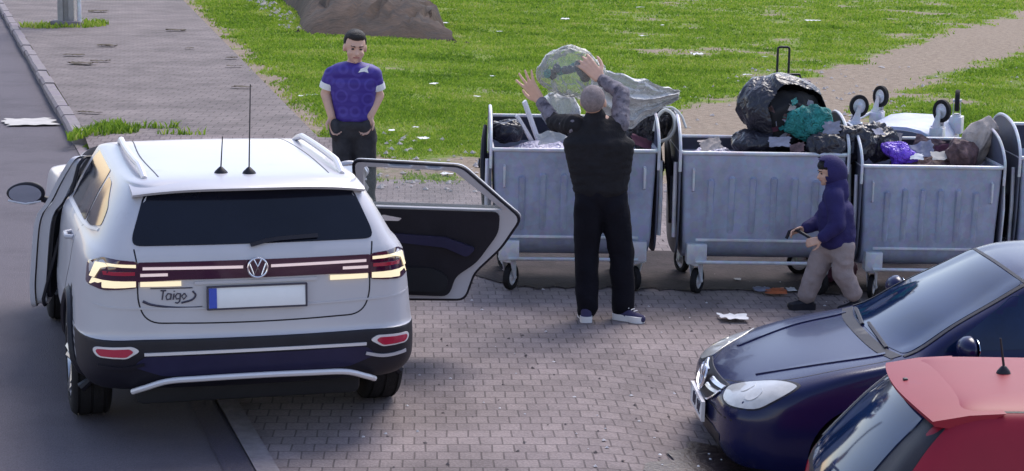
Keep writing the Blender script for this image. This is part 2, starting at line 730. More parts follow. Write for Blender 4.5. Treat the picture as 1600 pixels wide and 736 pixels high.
def paving_material(name, rot, bw, bh, c1, c2, mortar, stain=0.6, ms=0.006):
    m = bpy.data.materials.new(name)
    m.use_nodes = True
    nt = m.node_tree
    b = nt.nodes['Principled BSDF']
    N = nt.nodes.new
    L = nt.links.new
    tc = N('ShaderNodeTexCoord')
    mp = N('ShaderNodeMapping')
    mp.inputs['Rotation'].default_value = (0, 0, rot)
    L(tc.outputs['Object'], mp.inputs['Vector'])
    nw = N('ShaderNodeTexNoise')
    nw.inputs['Scale'].default_value = 3
    L(mp.outputs[0], nw.inputs['Vector'])
    wv = N('ShaderNodeVectorMath')
    wv.operation = 'MULTIPLY_ADD'
    L(nw.outputs['Color'], wv.inputs[0])
    wv.inputs[1].default_value = (0.02, 0.02, 0)
    L(mp.outputs[0], wv.inputs[2])
    br = N('ShaderNodeTexBrick')
    br.offset = 0.5
    br.inputs['Scale'].default_value = 1.0
    br.inputs['Brick Width'].default_value = bw
    br.inputs['Row Height'].default_value = bh
    br.inputs['Mortar Size'].default_value = ms
    br.inputs['Mortar Smooth'].default_value = 0.5
    br.inputs['Color1'].default_value = (*c1, 1)
    br.inputs['Color2'].default_value = (*c2, 1)
    br.inputs['Mortar'].default_value = (*mortar, 1)
    L(wv.outputs[0], br.inputs['Vector'])
    n2 = N('ShaderNodeTexNoise')
    n2.inputs['Scale'].default_value = 0.9
    n2.inputs['Detail'].default_value = 9
    n2.inputs['Roughness'].default_value = 0.7
    L(tc.outputs['Object'], n2.inputs['Vector'])
    r2 = N('ShaderNodeMapRange')
    r2.inputs['From Min'].default_value = 0.35
    r2.inputs['From Max'].default_value = 0.68
    r2.inputs['To Min'].default_value = 1.0 - stain * 0.45
    r2.inputs['To Max'].default_value = 1.08
    L(n2.outputs['Fac'], r2.inputs['Value'])
    n3 = N('ShaderNodeTexNoise')
    n3.inputs['Scale'].default_value = 60
    n3.inputs['Detail'].default_value = 5
    L(tc.outputs['Object'], n3.inputs['Vector'])
    r3 = N('ShaderNodeMapRange')
    r3.inputs['From Min'].default_value = 0.3
    r3.inputs['From Max'].default_value = 0.7
    r3.inputs['To Min'].default_value = 0.8
    r3.inputs['To Max'].default_value = 1.2
    L(n3.outputs['Fac'], r3.inputs['Value'])
    mu = N('ShaderNodeMath')
    mu.operation = 'MULTIPLY'
    L(r2.outputs[0], mu.inputs[0])
    L(r3.outputs[0], mu.inputs[1])
    vm = N('ShaderNodeVectorMath')
    vm.operation = 'SCALE'
    L(br.outputs['Color'], vm.inputs[0])
    L(mu.outputs[0], vm.inputs['Scale'])
    L(vm.outputs[0], b.inputs['Base Color'])
    b.inputs['Roughness'].default_value = 0.85
    b.inputs['Specular IOR Level'].default_value = 0.3
    iv = N('ShaderNodeMath')
    iv.operation = 'MULTIPLY_ADD'
    L(br.outputs['Fac'], iv.inputs[0])
    iv.inputs[1].default_value = -1.0
    L(n3.outputs['Fac'], iv.inputs[2])
    bp = N('ShaderNodeBump')
    bp.inputs['Strength'].default_value = 0.6
    bp.inputs['Distance'].default_value = 0.008
    L(iv.outputs[0], bp.inputs['Height'])
    L(bp.outputs[0], b.inputs['Normal'])
    return m


def rows(a, b, st, grow=1.0):
    out = [a]
    while out[-1] < b:
        out.append(out[-1] + st)
        st *= grow
    out[-1] = b
    return out


M['field'] = field_material()
M['paving'] = paving_material('block_paving', -0.05, 0.122, 0.145, (0.295, 0.24, 0.236), (0.235, 0.19, 0.19), (0.14, 0.112, 0.112), 1.0)
M['sidewalk'] = paving_material('sidewalk_paving', 0.0, 0.24, 0.20, (0.225, 0.185, 0.178), (0.185, 0.152, 0.148), (0.085, 0.07, 0.066), 0.9, 0.008)
M['asphalt'] = mat('asphalt', (0.095, 0.080, 0.098), 0.85, var=0.3, vscale=90, bump=0.5, bscale=120, dirt=(0.072, 0.06, 0.076), dscale=0.5, dthr=0.5)
M['kerb'] = mat('kerb_concrete', (0.215, 0.185, 0.19), 0.85, var=0.25, vscale=8, bump=0.3, dirt=(0.2, 0.16, 0.19), dscale=3, dthr=0.5)
M['soil'] = mat('soil', (0.05, 0.029, 0.019), 0.95, var=0.6, vscale=2.2, bump=1.0, bscale=9, dirt=(0.028, 0.02, 0.018), dscale=1.5, dthr=0.5)

# field ground, one sheet to the horizon
xs = rows(-60, -16, 4) [:-1] + rows(-16, 16, 0.25)[:-1] + rows(16, 60, 4)
ys = rows(-12, 19.0, 4)[:-1] + rows(19.0, 40, 0.25)[:-1] + rows(40, 75, 0.5)[:-1] + rows(75, 420, 12, 1.15)
grid_mesh('ground', xs, ys, lambda x, y: field_z(x, y) if y > 18 else -0.6 - 0.012, M['field'], attr=dirtness)
# drop the near rows well under the paving is avoided: paving covers everything nearer than 20 m
# near paving, asphalt, sidewalk, kerbs
def sheared(name, us, ys, zf, material, attr=None):
    nx, ny = len(us), len(ys)
    vs = []
    for y in ys:
        for u in us:
            x = kerb_x(y) + u
            vs.append((x, y, zf(x, y, u)))
    fs = [(j * nx + i, j * nx + i + 1, (j + 1) * nx + i + 1, (j + 1) * nx + i) for j in range(ny - 1) for i in range(nx - 1)]
    me = bpy.data.meshes.new(name)
    me.from_pydata(vs, [], fs)
    o = link(name, me, material)
    o['kind'] = 'structure'
    return o


sheared('paving', [0.13] + rows(0.4, 9, 0.3)[:-1] + rows(9, 40, 4), rows(-8, 8, 2)[:-1] + rows(8, 13, 0.3)[:-1] + rows(13, 20.3, 0.8),
        lambda x, y, u: ground_z(x, y), M['paving'])
sheared('pavement_apron', rows(0.13, 3.1, 0.3), rows(20.3, 22.8, 0.5), lambda x, y, u: 0.004 + 0.12 * max(0, (y - 21.6) / 1.2), M['paving'])
sheared('road', rows(-60, -2, 6)[:-1] + [-2, -1, 0.0], rows(-8, 40, 4)[:-1] + rows(40, 420, 20), lambda x, y, u: -0.002, M['asphalt'])
M['patch'] = mat('dark_asphalt_patch', (0.05, 0.042, 0.064), 0.8, var=0.3, vscale=60, bump=0.4, bscale=120)
sheared('road_patch', [-0.17, -0.02], rows(-8, 14, 2), lambda x, y, u: 0.003, M['patch'])
sheared('flush_kerb', [0.0, 0.125], rows(-8, 22.7, 1), lambda x, y, u: 0.008, M['kerb'])
# raised sidewalk slab
ysw = rows(22.8, 60, 0.8)
bm = bmesh.new()
sec = []
for y in ysw:
    xl, xr = kerb_x(y) + 0.16, sidewalk_r(y)
    n = 10
    sec.append([bm.verts.new((xl + (xr - xl) * i / n, y, 0.125 - 0.0006 * i)) for i in range(n + 1)] + [bm.verts.new((xr + 0.02, y, -0.1))])
for a, b in zip(sec, sec[1:]):
    for i in range(len(a) - 1):
        bm.faces.new((a[i], a[i + 1], b[i + 1], b[i]))
o = obj('sidewalk', bm, M['sidewalk'])
o['kind'] = 'structure'
# raised kerb stones, one strip with joints
bm = bmesh.new()
y = 22.7
k = 0
while y < 60:
    y2 = y + 0.97
    jx = random.uniform(-0.012, 0.012)
    jz = random.uniform(-0.012, 0.012)
    prof = [(0.0, -0.05), (-0.015 + 0.0, 0.10), (0.02, 0.135), (0.155, 0.135), (0.16, -0.05)]
    ra = [bm.verts.new((kerb_x(y) + p[0] + jx, y, p[1] + (jz if p[1] > 0 else 0))) for p in prof]
    rb = [bm.verts.new((kerb_x(y2) + p[0] + jx, y2, p[1] + (jz if p[1] > 0 else 0))) for p in prof]
    for i in range(4):
        bm.faces.new((ra[i], ra[i + 1], rb[i + 1], rb[i]))
    bm.faces.new(ra)
    bm.faces.new(rb[::-1])
    y += 1.0
    k += 1
o = obj('kerb', bm, M['kerb'], ang=30)
o['kind'] = 'structure'

# earth bank / open trench spoil in the field
bm = bmesh.new()
base = [(-1.15, 38.9), (-2.4, 38.8), (-3.5, 39.4), (-4.6, 40.8), (-5.3, 46.5), (-6.6, 53.5), (-8.2, 62.0)]
crest = [(-1.4, 40.2, 0.22), (-1.9, 41.6, 0.42), (-2.6, 43.2, 0.62), (-3.5, 45.2, 0.80), (-4.3, 48.5, 1.05), (-5.0, 55.5, 1.1), (-6.2, 64.0, 1.1)]
back = [(-1.7, 41.0), (-1.5, 42.6), (-1.6, 45.0), (-2.2, 48.0), (-2.6, 52), (-3.2, 58), (-4.2, 66)]
A = spline([V((*p, -0.1)) for p in base], 8)
B = spline([V(p) for p in crest], 8)
Cc = spline([V((*p, -0.1)) for p in back], 8)
rr = []
for i, (a, b, c) in enumerate(zip(A, B, Cc)):
    row = []
    for j in range(17):
        t = j / 16
        if t < 0.5:
            p = a.lerp(b, t * 2)
            p.z = a.z + (b.z - a.z) * math.sin(t * PI) ** 0.7
        else:
            p = b.lerp(c, t * 2 - 1)
            p.z = c.z + (b.z - c.z) * math.sin(t * PI)
        nz = noise.noise(p * 0.9) * 0.2 + (0.5 - abs(noise.noise(V((p.x * 3.4, p.y * 0.7, 3))))) * 0.35 + (0.5 - abs(noise.noise(p * 2.6))) * 0.30 + noise.noise(p * 7) * 0.16
        e = min(t, 1 - t) * 4
        p.z += nz * min(1, e) * 0.8 * min(1, i / 10 + 0.1)
        p.x += noise.noise(p * 1.7 + V((7, 0, 0))) * 0.2 * min(1, e)
        row.append(bm.verts.new(p))
    rr.append(row)
for a, b in zip(rr, rr[1:]):
    for i in range(16):
        bm.faces.new((a[i], a[i + 1], b[i + 1], b[i]))
o = obj('earth_bank', bm, M['soil'])
o['kind'] = 'structure'


# ------------------------------------------------------------------ grass
def grass(name, pts, hmin, hmax, label, cat='grass', cols=None, wid=0.008):
    n = len(pts)
    P = np.array(pts)
    dist = P[:, 1]
    sc = np.clip(dist / 22.0, 1, 2.6)
    h = rng.uniform(hmin, hmax, n) * (0.75 + 0.25 * sc)
    w = wid * sc * rng.uniform(0.7, 1.5, n)
    ang = rng.uniform(0, 2 * PI, n)
    lean = rng.uniform(0.1, 0.9, n) * h
    la = rng.uniform(0, 2 * PI, n)
    dx, dy = np.cos(ang) * w, np.sin(ang) * w
    lx, ly = np.cos(la) * lean, np.sin(la) * lean
    vs = np.zeros((n, 5, 3))
    z0 = P[:, 2] - 0.01
    vs[:, 0] = np.stack([P[:, 0] - dx, P[:, 1] - dy, z0], 1)
    vs[:, 1] = np.stack([P[:, 0] + dx, P[:, 1] + dy, z0], 1)
    vs[:, 2] = np.stack([P[:, 0] + dx * .8 + lx * .35, P[:, 1] + dy * .8 + ly * .35, z0 + h * .6], 1)
    vs[:, 3] = np.stack([P[:, 0] - dx * .8 + lx * .35, P[:, 1] - dy * .8 + ly * .35, z0 + h * .6], 1)
    vs[:, 4] = np.stack([P[:, 0] + lx, P[:, 1] + ly, z0 + h], 1)
    me = bpy.data.meshes.new(name)
    me.vertices.add(n * 5)
    me.vertices.foreach_set('co', vs.reshape(-1))
    base = np.arange(n)[:, None] * 5
    li = np.concatenate([base + np.array([[0, 1, 2, 3]]), base + np.array([[3, 2, 4]])], 1).reshape(-1)
    me.loops.add(n * 7)
    me.loops.foreach_set('vertex_index', li)
    me.polygons.add(n * 2)
    st = np.stack([np.arange(n) * 7, np.arange(n) * 7 + 4], 1).reshape(-1)
    me.polygons.foreach_set('loop_start', st)
    me.update(calc_edges=True)
    at = me.attributes.new('tone', 'FLOAT', 'POINT')
    t = np.repeat(np.clip(rng.normal(0.5, 0.22, n), 0, 1), 5)
    at.data.foreach_set('value', t)
    o = link(name, me, MATS_grass, smooth=False)
    return tag(o, label, cat, kind='stuff')


def blade_material():
    m = bpy.data.materials.new('grass_blades')
    m.use_nodes = True
    nt = m.node_tree
    b = nt.nodes['Principled BSDF']
    N = nt.nodes.new
    L = nt.links.new
    at = N('ShaderNodeAttribute')
    at.attribute_name = 'tone'
    tc = N('ShaderNodeTexCoord')
    n1 = N('ShaderNodeTexNoise')
    n1.inputs['Scale'].default_value = 0.55
    n1.inputs['Detail'].default_value = 7
    n1.inputs['Roughness'].default_value = 0.65
    L(tc.outputs['Object'], n1.inputs['Vector'])
    ad = N('ShaderNodeMath')
    ad.operation = 'MULTIPLY_ADD'
    L(at.outputs['Fac'], ad.inputs[0])
    ad.inputs[1].default_value = 0.45
    L(n1.outputs['Fac'], ad.inputs[2])
    rg = N('ShaderNodeValToRGB')
    cr = rg.color_ramp
    cr.elements[0].position = 0.45
    cr.elements[0].color = (0.065, 0.14, 0.014, 1)
    cr.elements[1].position = 1.0
    cr.elements[1].color = (0.50, 0.46, 0.18, 1)
    e = cr.elements.new(0.7)
    e.color = (0.22, 0.35, 0.030, 1)
    e = cr.elements.new(0.86)
    e.color = (0.35, 0.44, 0.06, 1)
    L(ad.outputs[0], rg.inputs[0])
    L(rg.outputs[0], b.inputs['Base Color'])
    b.inputs['Roughness'].default_value = 0.6
    b.inputs['Specular IOR Level'].default_value = 0.2
    tr = N('ShaderNodeBsdfTranslucent')
    L(rg.outputs[0], tr.inputs['Color'])
    ms = N('ShaderNodeMixShader')
    ms.inputs[0].default_value = 0.35
    L(b.outputs[0], ms.inputs[1])
    L(tr.outputs[0], ms.inputs[2])
    L(ms.outputs[0], nt.nodes['Material Output'].inputs['Surface'])
    return m


MATS_grass = blade_material()
pts = []
NB = 330000
tries = 0
yy = 1.0 / rng.uniform(1 / 64.0, 1 / 19.6, NB * 3)
uu = rng.uniform(0, 1, NB * 3)
rv = rng.uniform(0, 1, NB * 3)
dcache = {}
for i in range(NB * 3):
    y = float(yy[i])
    xl = max(-0.30 * y, sidewalk_r(y) - 0.12)
    xr = 0.30 * y
    x = xl + (xr - xl) * float(uu[i])
    key = (int(x * 5), int(y * 4))
    d = dcache.get(key)
    if d is None:
        d = dcache[key] = (dirtness((key[0] + 0.5) / 5, (key[1] + 0.5) / 4), field_z((key[0] + 0.5) / 5, (key[1] + 0.5) / 4))
    p = 1.0 - max(0, (d[0] - 0.16)) / 0.5
    p = p * p if p > 0 else 0
    if rv[i] < p:
        pts.append((x, y, d[1]))
    if len(pts) >= NB:
        break
grass('grass', pts, 0.022, 0.060, 'bright green short grass covering the field behind the containers')


def weeds(name, spots, label, hmin=0.03, hmax=0.12):
    ps = []
    for (cx, cy, rx, ry, n, z) in spots:
        for _ in range(n):
            a, r = random.uniform(0, 2 * PI), math.sqrt(random.random())
            ps.append((cx + math.cos(a) * rx * r, cy + math.sin(a) * ry * r, z))
    return grass(name, ps, hmin, hmax, label, 'weeds', wid=0.01)


weeds('weeds', [(-4.95, 23.2, 0.22, 0.55, 420, 0.125), (-4.7, 23.0, 0.18, 0.2, 160, 0.12), (-5.15, 22.6, 0.10, 0.45, 160, 0.12), (-4.45, 23.5, 0.35, 0.12, 90, 0.125), (-4.0, 22.9, 0.3, 0.1, 50, 0.125),
                (-9.3, 41.4, 0.55, 0.9, 420, 0.125), (-9.9, 40.6, 0.5, 0.5, 200, 0.125)],
      'patchy weeds growing through the sidewalk by its kerb and around the pole foot')


# ------------------------------------------------------------------ cars
def pchip(ts, vs, t):
    n = len(ts)
    h = [ts[i + 1] - ts[i] for i in range(n - 1)]
    d = [(vs[i + 1] - vs[i]) / h[i] for i in range(n - 1)]
    m = [0.0] * n
    for i in range(1, n - 1):
        if d[i - 1] * d[i] > 0:
            w1, w2 = 2 * h[i] + h[i - 1], h[i] + 2 * h[i - 1]
            m[i] = (w1 + w2) / (w1 / d[i - 1] + w2 / d[i])
    m[0], m[-1] = d[0], d[-1]
    i = min(max(0, next((k for k in range(n - 1) if t <= ts[k + 1]), n - 2)), n - 2)
    s = (t - ts[i]) / h[i]
    return ((1 + 2 * s) * (1 - s) ** 2 * vs[i] + s * (1 - s) ** 2 * h[i] * m[i] + s * s * (3 - 2 * s) * vs[i + 1] + s * s * (s - 1) * h[i] * m[i + 1])


def outline(yr, yf, w, crx, cry, cfx, cfy, br, bf, taper=0.0):
    """half outline from rear centre to front centre, x >= 0"""
    pts = []
    for i in range(10):
        x = (w - crx) * i / 10
        pts.append((x, yr + br * (x / max(w, 1e-6)) ** 2))
    y0 = yr + br * ((w - crx) / max(w, 1e-6)) ** 2
    e = 0.62
    for i in range(10):
        a = i / 10 * PI / 2
        pts.append((w - crx + crx * math.sin(a) ** e, y0 + cry * (1 - math.cos(a) ** e)))
    y1 = y0 + cry
    yb = yf - bf * ((w - cfx) / max(w, 1e-6)) ** 2
    y2 = yb - cfy
    for i in range(30):
        s = i / 30
        pts.append((w - taper * (2 * s - 1) ** 4 * 0.5 + 0.0, y1 + (y2 - y1) * s))
    for i in range(10):
        a = i / 10 * PI / 2
        pts.append((w - cfx + cfx * math.cos(a) ** e, yb - cfy * (1 - math.sin(a) ** e)))
    for i in range(11):
        x = (w - cfx) * (1 - i / 10)
        pts.append((x, yf - bf * (x / max(w, 1e-6)) ** 2))
    return pts


def car_shell(levels, sub=5):
    """levels: (z, yr, yf, w, crx, cry, cfx, cfy, br, bf)"""
    n = len(levels)
    ts = list(range(n))
    cols = list(zip(*levels))
    bm = bmesh.new()
    prev = None
    rings = []
    for k in range((n - 1) * sub + 1):
        t = k / sub
        v = [pchip(ts, c, t) for c in cols]
        z, yr, yf, w, crx, cry, cfx, cfy, br, bf = v
        w = max(w, 0.02)
        crx, cfx = min(crx, w * 0.9), min(cfx, w * 0.9)
        half = outline(yr, yf, w, crx, cry, cfx, cfy, br, bf)
        loop = half + [(-x, y) for x, y in half[-2:0:-1]]
        rings.append([bm.verts.new((x, y, z)) for x, y in loop])
    m = len(rings[0])
    for a, b in zip(rings, rings[1:]):
        for i in range(m):
            bm.faces.new((a[i], a[(i + 1) % m], b[(i + 1) % m], b[i]))
    bm.faces.new(rings[0][::-1])
    bm.faces.new(rings[-1])
    bmesh.ops.recalc_face_normals(bm, faces=bm.faces[:])
    return bm


def make_body(levels, wheels, paint, cuts=(), rarch=0.36, halfw=0.88, sub=5):
    """returns (bvh of the uncut skin, mesh with arches and openings cut)"""
    bm = car_shell(levels, sub)
    bvh = BVHTree.FromBMesh(bm)
    me = bpy.data.meshes.new('shell')
    bm.to_mesh(me)
    bm.free()
    me.materials.append(paint)
    o = bpy.data.objects.new('shell', me)
    COL.objects.link(o)
    tools = []
    for (yw, zw) in wheels:
        cb = bmesh.new()
        for s in (-1, 1):
            tube(cb, [(s * (halfw - 0.30), yw, zw), (s * (halfw + 0.3), yw, zw)], rarch, 40)
        bmesh.ops.recalc_face_normals(cb, faces=cb.faces[:])
        tools.append(cb)
    for (poly, x0, x1) in cuts:
        cb = bmesh.new()
        a = [cb.verts.new((x0, p[0], p[1])) for p in poly]
        b = [cb.verts.new((x1, p[0], p[1])) for p in poly]
        cb.faces.new(a)
        cb.faces.new(b[::-1])
        for i in range(len(a)):
            cb.faces.new((a[i], a[(i + 1) % len(a)], b[(i + 1) % len(a)], b[i]))
        bmesh.ops.recalc_face_normals(cb, faces=cb.faces[:])
        tools.append(cb)
    objs = []
    for cb in tools:
        cm = bpy.data.meshes.new('cut')
        cb.to_mesh(cm)
        cb.free()
        cm.materials.append(M['dark'])
        co = bpy.data.objects.new('cut', cm)
        COL.objects.link(co)
        objs.append(co)
        md = o.modifiers.new('b', 'BOOLEAN')
        md.operation = 'DIFFERENCE'
        md.object = co
        md.solver = 'EXACT'
        md.material_mode = 'TRANSFER'
    me2 = evaluated(o)
    for co in objs:
        cm = co.data
        bpy.data.objects.remove(co, do_unlink=True)
        bpy.data.meshes.remove(cm)
    return bvh, me2


def split_part(me, pred, name, material, parent):
    """move the painted faces for which pred(centre) holds to a part of their own"""
    bm = bmesh.new()
    bm.from_mesh(me)
    sel = [f for f in bm.faces if pred(f.calc_center_median()) and f.material_index == 0]
    keep = set(sel)
    b2 = bmesh.new()
    vm = {}
    for f in sel:
        vs = []
        for v in f.verts:
            if v not in vm:
                vm[v] = b2.verts.new(v.co)
            vs.append(vm[v])
        b2.faces.new(vs)
    bmesh.ops.delete(bm, geom=list(keep), context='FACES')
    bm.to_mesh(me)
    bm.free()
    return obj(name, b2, material, parent, recalc=False)


def make_wheel(parent, x, y, z, r=0.325, w=0.205, side=1, spokes=5, rr=0.215, name='wheel'):
    """wheel part > tyre, rim"""
    bm = bmesh.new()
    t = w / 2
    prof = [(-t * 0.75, rr), (-t * 0.98, rr + 0.02), (-t, (r + rr) / 2), (-t * 0.93, r - 0.022), (-t * 0.8, r - 0.006)]
    for gx in (-0.45, 0.0, 0.45):
        prof += [(gx * w * 0.7 - 0.008, r), (gx * w * 0.7 - 0.006, r - 0.009), (gx * w * 0.7 + 0.006, r - 0.009), (gx * w * 0.7 + 0.008, r)]
    prof += [(t * 0.8, r - 0.006), (t * 0.93, r - 0.022), (t, (r + rr) / 2), (t * 0.98, rr + 0.02), (t * 0.75, rr)]
    lathe(bm, prof, 56, 'x')
    tyre = obj(name, bm, M['rubber'], parent)
    tyre.location = (x, y, z)
    bm = bmesh.new()
    o = side * t
    lathe(bm, [(o * 0.72, rr + 0.003), (o * 0.95, rr), (o * 0.95, rr - 0.014), (o * 0.45, rr - 0.03), (-o * 0.3, rr - 0.03), (-o * 0.4, rr)], 40, 'x')
    for k in range(spokes):
        a = 2 * PI * k / spokes
        for da in (-0.13, 0.13):
            p0 = V((o * 0.72, 0.05 * math.cos(a + da * 2), 0.05 * math.sin(a + da * 2)))
            p1 = V((o * 0.86, (rr - 0.012) * math.cos(a + da), (rr - 0.012) * math.sin(a + da)))
            tube(bm, [p0, p0.lerp(p1, 0.5) + V((o * 0.02, 0, 0)), p1], [0.020, 0.017, 0.021], 6)
    lathe(bm, [(o * 0.85, 0.001), (o * 0.83, 0.035), (o * 0.6, 0.06), (o * 0.3, 0.06), (o * 0.3, 0.001)], 20, 'x')
    rim = obj('rim', bm, M['alloy'], tyre)
    bm = bmesh.new()
    lathe(bm, [(o * 0.10, 0.001), (o * 0.10, rr - 0.03), (o * 0.06, rr - 0.03), (o * 0.06, 0.001)], 24, 'x')
    obj('brake_disc', bm, M['dark'], tyre)
    return tyre


def ring_badge(name, c, r, ny, parent, mats, tilt=0.0, letters=True, tr=0.006):
    """round emblem with a V above a W, facing -y when ny=-1 or +y when ny=1"""
    bm = bmesh.new()
    n = 28
    rot = Matrix.Rotation(tilt, 3, 'X')

    def P(u, v, dd=0.0):
        q = rot @ V((u * (1 if ny < 0 else -1), ny * dd, v))
        return V(c) + q
    tube(bm, [P(math.cos(2 * PI * k / n) * r, math.sin(2 * PI * k / n) * r) for k in range(n)], tr, 8, closed=True)
    if letters:
        vv = [(-0.40, 0.86), (0.0, 0.10), (0.40, 0.86)]
        ww = [(-0.84, 0.42), (-0.38, -0.80), (0.0, -0.02), (0.38, -0.80), (0.84, 0.42)]
        for pl in (vv, ww):
            tube(bm, [P(a * r, b * r, 0.001) for a, b in pl], tr * 0.85, 6)
    e = obj(name, bm, mats, parent)
    bm = bmesh.new()
    vs = [bm.verts.new(P(math.cos(2 * PI * k / n) * r, math.sin(2 * PI * k / n) * r, -0.003)) for k in range(n)]
    bm.faces.new(vs)
    obj('emblem_back', bm, M['garnish'] if ny < 0 else M['black'], e, recalc=False)
    return e


FONT = {'H': [[(0, 0), (0, 1)], [(.6, 0), (.6, 1)], [(0, .5), (.6, .5)]],
        'Z': [[(0, 1), (.6, 1), (0, 0), (.6, 0)]],
        'J': [[(.5, 1), (.5, .2), (.35, 0), (.12, 0), (0, .2)]],
        'D': [[(0, 0), (0, 1), (.4, 1), (.6, .75), (.6, .25), (.4, 0), (0, 0)]],
        'B': [[(0, 0), (0, 1), (.45, 1), (.55, .78), (.4, .52), (0, .52)], [(.4, .52), (.6, .27), (.45, 0), (0, 0)]],
        '7': [[(0, 1), (.6, 1), (.2, 0)]], '1': [[(.1, .75), (.35, 1), (.35, 0)]],
        'T': [[(0, 1), (.6, 1)], [(.3, 1), (.3, 0)]],
        'a': [[(.5, .6), (.15, .65), (0, .35), (.15, 0), (.5, .1)], [(.5, .65), (.5, 0)]],
        'i': [[(.15, .65), (.15, 0)], [(.15, .85), (.15, .95)]],
        'g': [[(.5, .6), (.15, .65), (0, .35), (.15, .05), (.5, .12)], [(.5, .65), (.5, -.2), (.3, -.38), (.05, -.3)]],
        'o': [[(.25, .65), (0, .35), (.25, 0), (.5, .35), (.25, .65)]]}


def letters_bm(bm, text, x0, z0, h, P, rad, slant=0.0, adv=0.85):
    x = x0
    for ch in text:
        for pl in FONT.get(ch, []):
            tube(bm, [P(x + (a + slant * b) * h, z0 + b * h) for a, b in pl], rad, 5)
        x += h * ({'T': 0.66, 'a': 0.64, 'i': 0.34, 'g': 0.66, 'o': 0.6}.get(ch, adv))
# ------------------------------------------------------------------ silver crossover seen from behind
def build_suv():
    root = empty('parked_car', (-1.63, 11.07, 0), 0.285, 'silver crossover seen from behind with its doors standing open and tail lamps lit', 'car', scale=1.015)
    #        z     yr     yf    w     crx   cry   cfx   cfy   br    bf
    L_ = [(0.28, -0.60, 3.20, 0.80, 0.34, 0.30, 0.30, 0.30, 0.05, 0.10),
          (0.325, -0.80, 3.36, 0.875, 0.36, 0.40, 0.35, 0.35, 0.08, 0.15),
          (0.42, -0.875, 3.40, 0.930, 0.32, 0.50, 0.40, 0.40, 0.10, 0.20),
          (0.53, -0.90, 3.42, 0.938, 0.34, 0.60, 0.42, 0.42, 0.10, 0.22),
          (0.60, -0.895, 3.42, 0.937, 0.34, 0.62, 0.42, 0.42, 0.10, 0.22),
          (0.62, -0.878, 3.42, 0.934, 0.34, 0.62, 0.42, 0.42, 0.10, 0.22),
          (0.80, -0.865, 3.40, 0.918, 0.33, 0.64, 0.42, 0.42, 0.09, 0.22),
          (0.92, -0.86, 3.35, 0.905, 0.31, 0.66, 0.42, 0.42, 0.08, 0.22),
          (1.00, -0.875, 3.26, 0.888, 0.29, 0.70, 0.42, 0.42, 0.07, 0.22),
          (1.045, -0.865, 2.62, 0.865, 0.27, 0.75, 0.34, 0.30, 0.06, 0.20),
          (1.09, -0.845, 2.34, 0.825, 0.22, 0.75, 0.25, 0.20, 0.06, 0.18),
          (1.17, -0.80, 2.16, 0.785, 0.20, 0.85, 0.22, 0.18, 0.06, 0.16),
          (1.28, -0.73, 1.88, 0.725, 0.19, 0.85, 0.22, 0.18, 0.06, 0.14),
          (1.375, -0.66, 1.46, 0.66, 0.19, 0.7, 0.22, 0.18, 0.06, 0.12),
          (1.400, -0.62, 1.30, 0.62, 0.18, 0.30, 0.22, 0.20, 0.06, 0.10),
          (1.416, -0.56, 1.12, 0.54, 0.20, 0.28, 0.24, 0.24, 0.06, 0.10),
          (1.424, -0.40, 0.95, 0.40, 0.20, 0.25, 0.2, 0.24, 0.04, 0.08),
          (1.427, 0.0, 0.65, 0.15, 0.08, 0.1, 0.08, 0.1, 0.01, 0.02)]
    ZW, RW = 0.325, 0.325
    rear_open = rnd([(0.50, 0.44), (0.44, 0.62), (0.26, 0.80), (0.13, 1.00), (0.50, 1.36), (1.20, 1.38), (1.20, 0.42)], 0.05)
    front_open = rnd([(1.27, 0.42), (1.27, 1.38), (1.50, 1.37), (2.06, 1.08), (2.22, 0.95), (2.20, 0.42)], 0.05)
    bvh, me = make_body(L_, [(0, ZW), (2.566, ZW)], M['suv'],
                        [([(p[0], p[1]) for p in rear_open], 0.30, 1.2), ([(p[0], p[1]) for p in front_open], -1.2, -0.30)], 0.365, 0.90)
    # black lower cladding and the bumper band behind
    split_part(me, lambda c: c.z < 0.608 and c.y < -0.45, 'rear_bumper', M['black'], root)
    split_part(me, lambda c: (c.z < 0.36 and c.y >= -0.45) or ((c.y - 0) ** 2 + (c.z - ZW) ** 2 < 0.42 ** 2 or (c.y - 2.566) ** 2 + (c.z - ZW) ** 2 < 0.42 ** 2) and abs(c.x) > 0.5 and c.y > -0.46,
               'side_cladding', M['black'], root)
    body = link('body', me, [M['suv'], M['dark']], root)
    me.materials.clear()
    me.materials.append(M['suv'])
    me.materials.append(M['dark'])
    # arch trims
    for yw in (0, 2.566):
        for s in (-1, 1):
            bm = bmesh.new()
            P_ = []
            for k in range(25):
                a = R(-12) + R(204) * k / 24
                yy_, zz_ = yw + 0.385 * math.cos(a), ZW + 0.385 * math.sin(a)
                h, _, _, _ = bvh.ray_cast(V((s * 3, yy_, max(zz_, 0.22))), V((-s, 0, 0)), 5)
                xx_ = h.x if h is not None else s * 0.9
                P_.append(V((xx_ + s * 0.002, yy_, zz_)))
            tube(bm, P_, 0.030, 8)
            obj('wheel_arch', bm, M['black'], root)
    for (yw) in (0, 2.566):
        for s in (-1, 1):
            make_wheel(root, s * 0.835, yw, ZW, RW, 0.225, s)
    # underbody
    bm = bmesh.new()
    box(bm, (0, 1.2, 0.26), (1.25, 3.6, 0.16), bevel=0.04)
    box(bm, (0.35, -0.45, 0.24), (0.55, 0.24, 0.14), bevel=0.05)
    obj('underbody', bm, M['dark'], root)
    # rear window, seams
    rw = rnd([(-0.565, 1.365), (0.565, 1.365), (0.650, 1.14), (0.635, 1.105), (-0.635, 1.105), (-0.650, 1.14)], 0.045)
    g = panel('rear_window', bvh, rw, 'rear', M['glass'], root, off=0.004, th=0.01)
    strip('wiper', bvh, [(-0.03, 1.10), (0.10, 1.125), (0.34, 1.135)], 0.018, 'rear', M['black'], root, off=0.02, th=0.012)
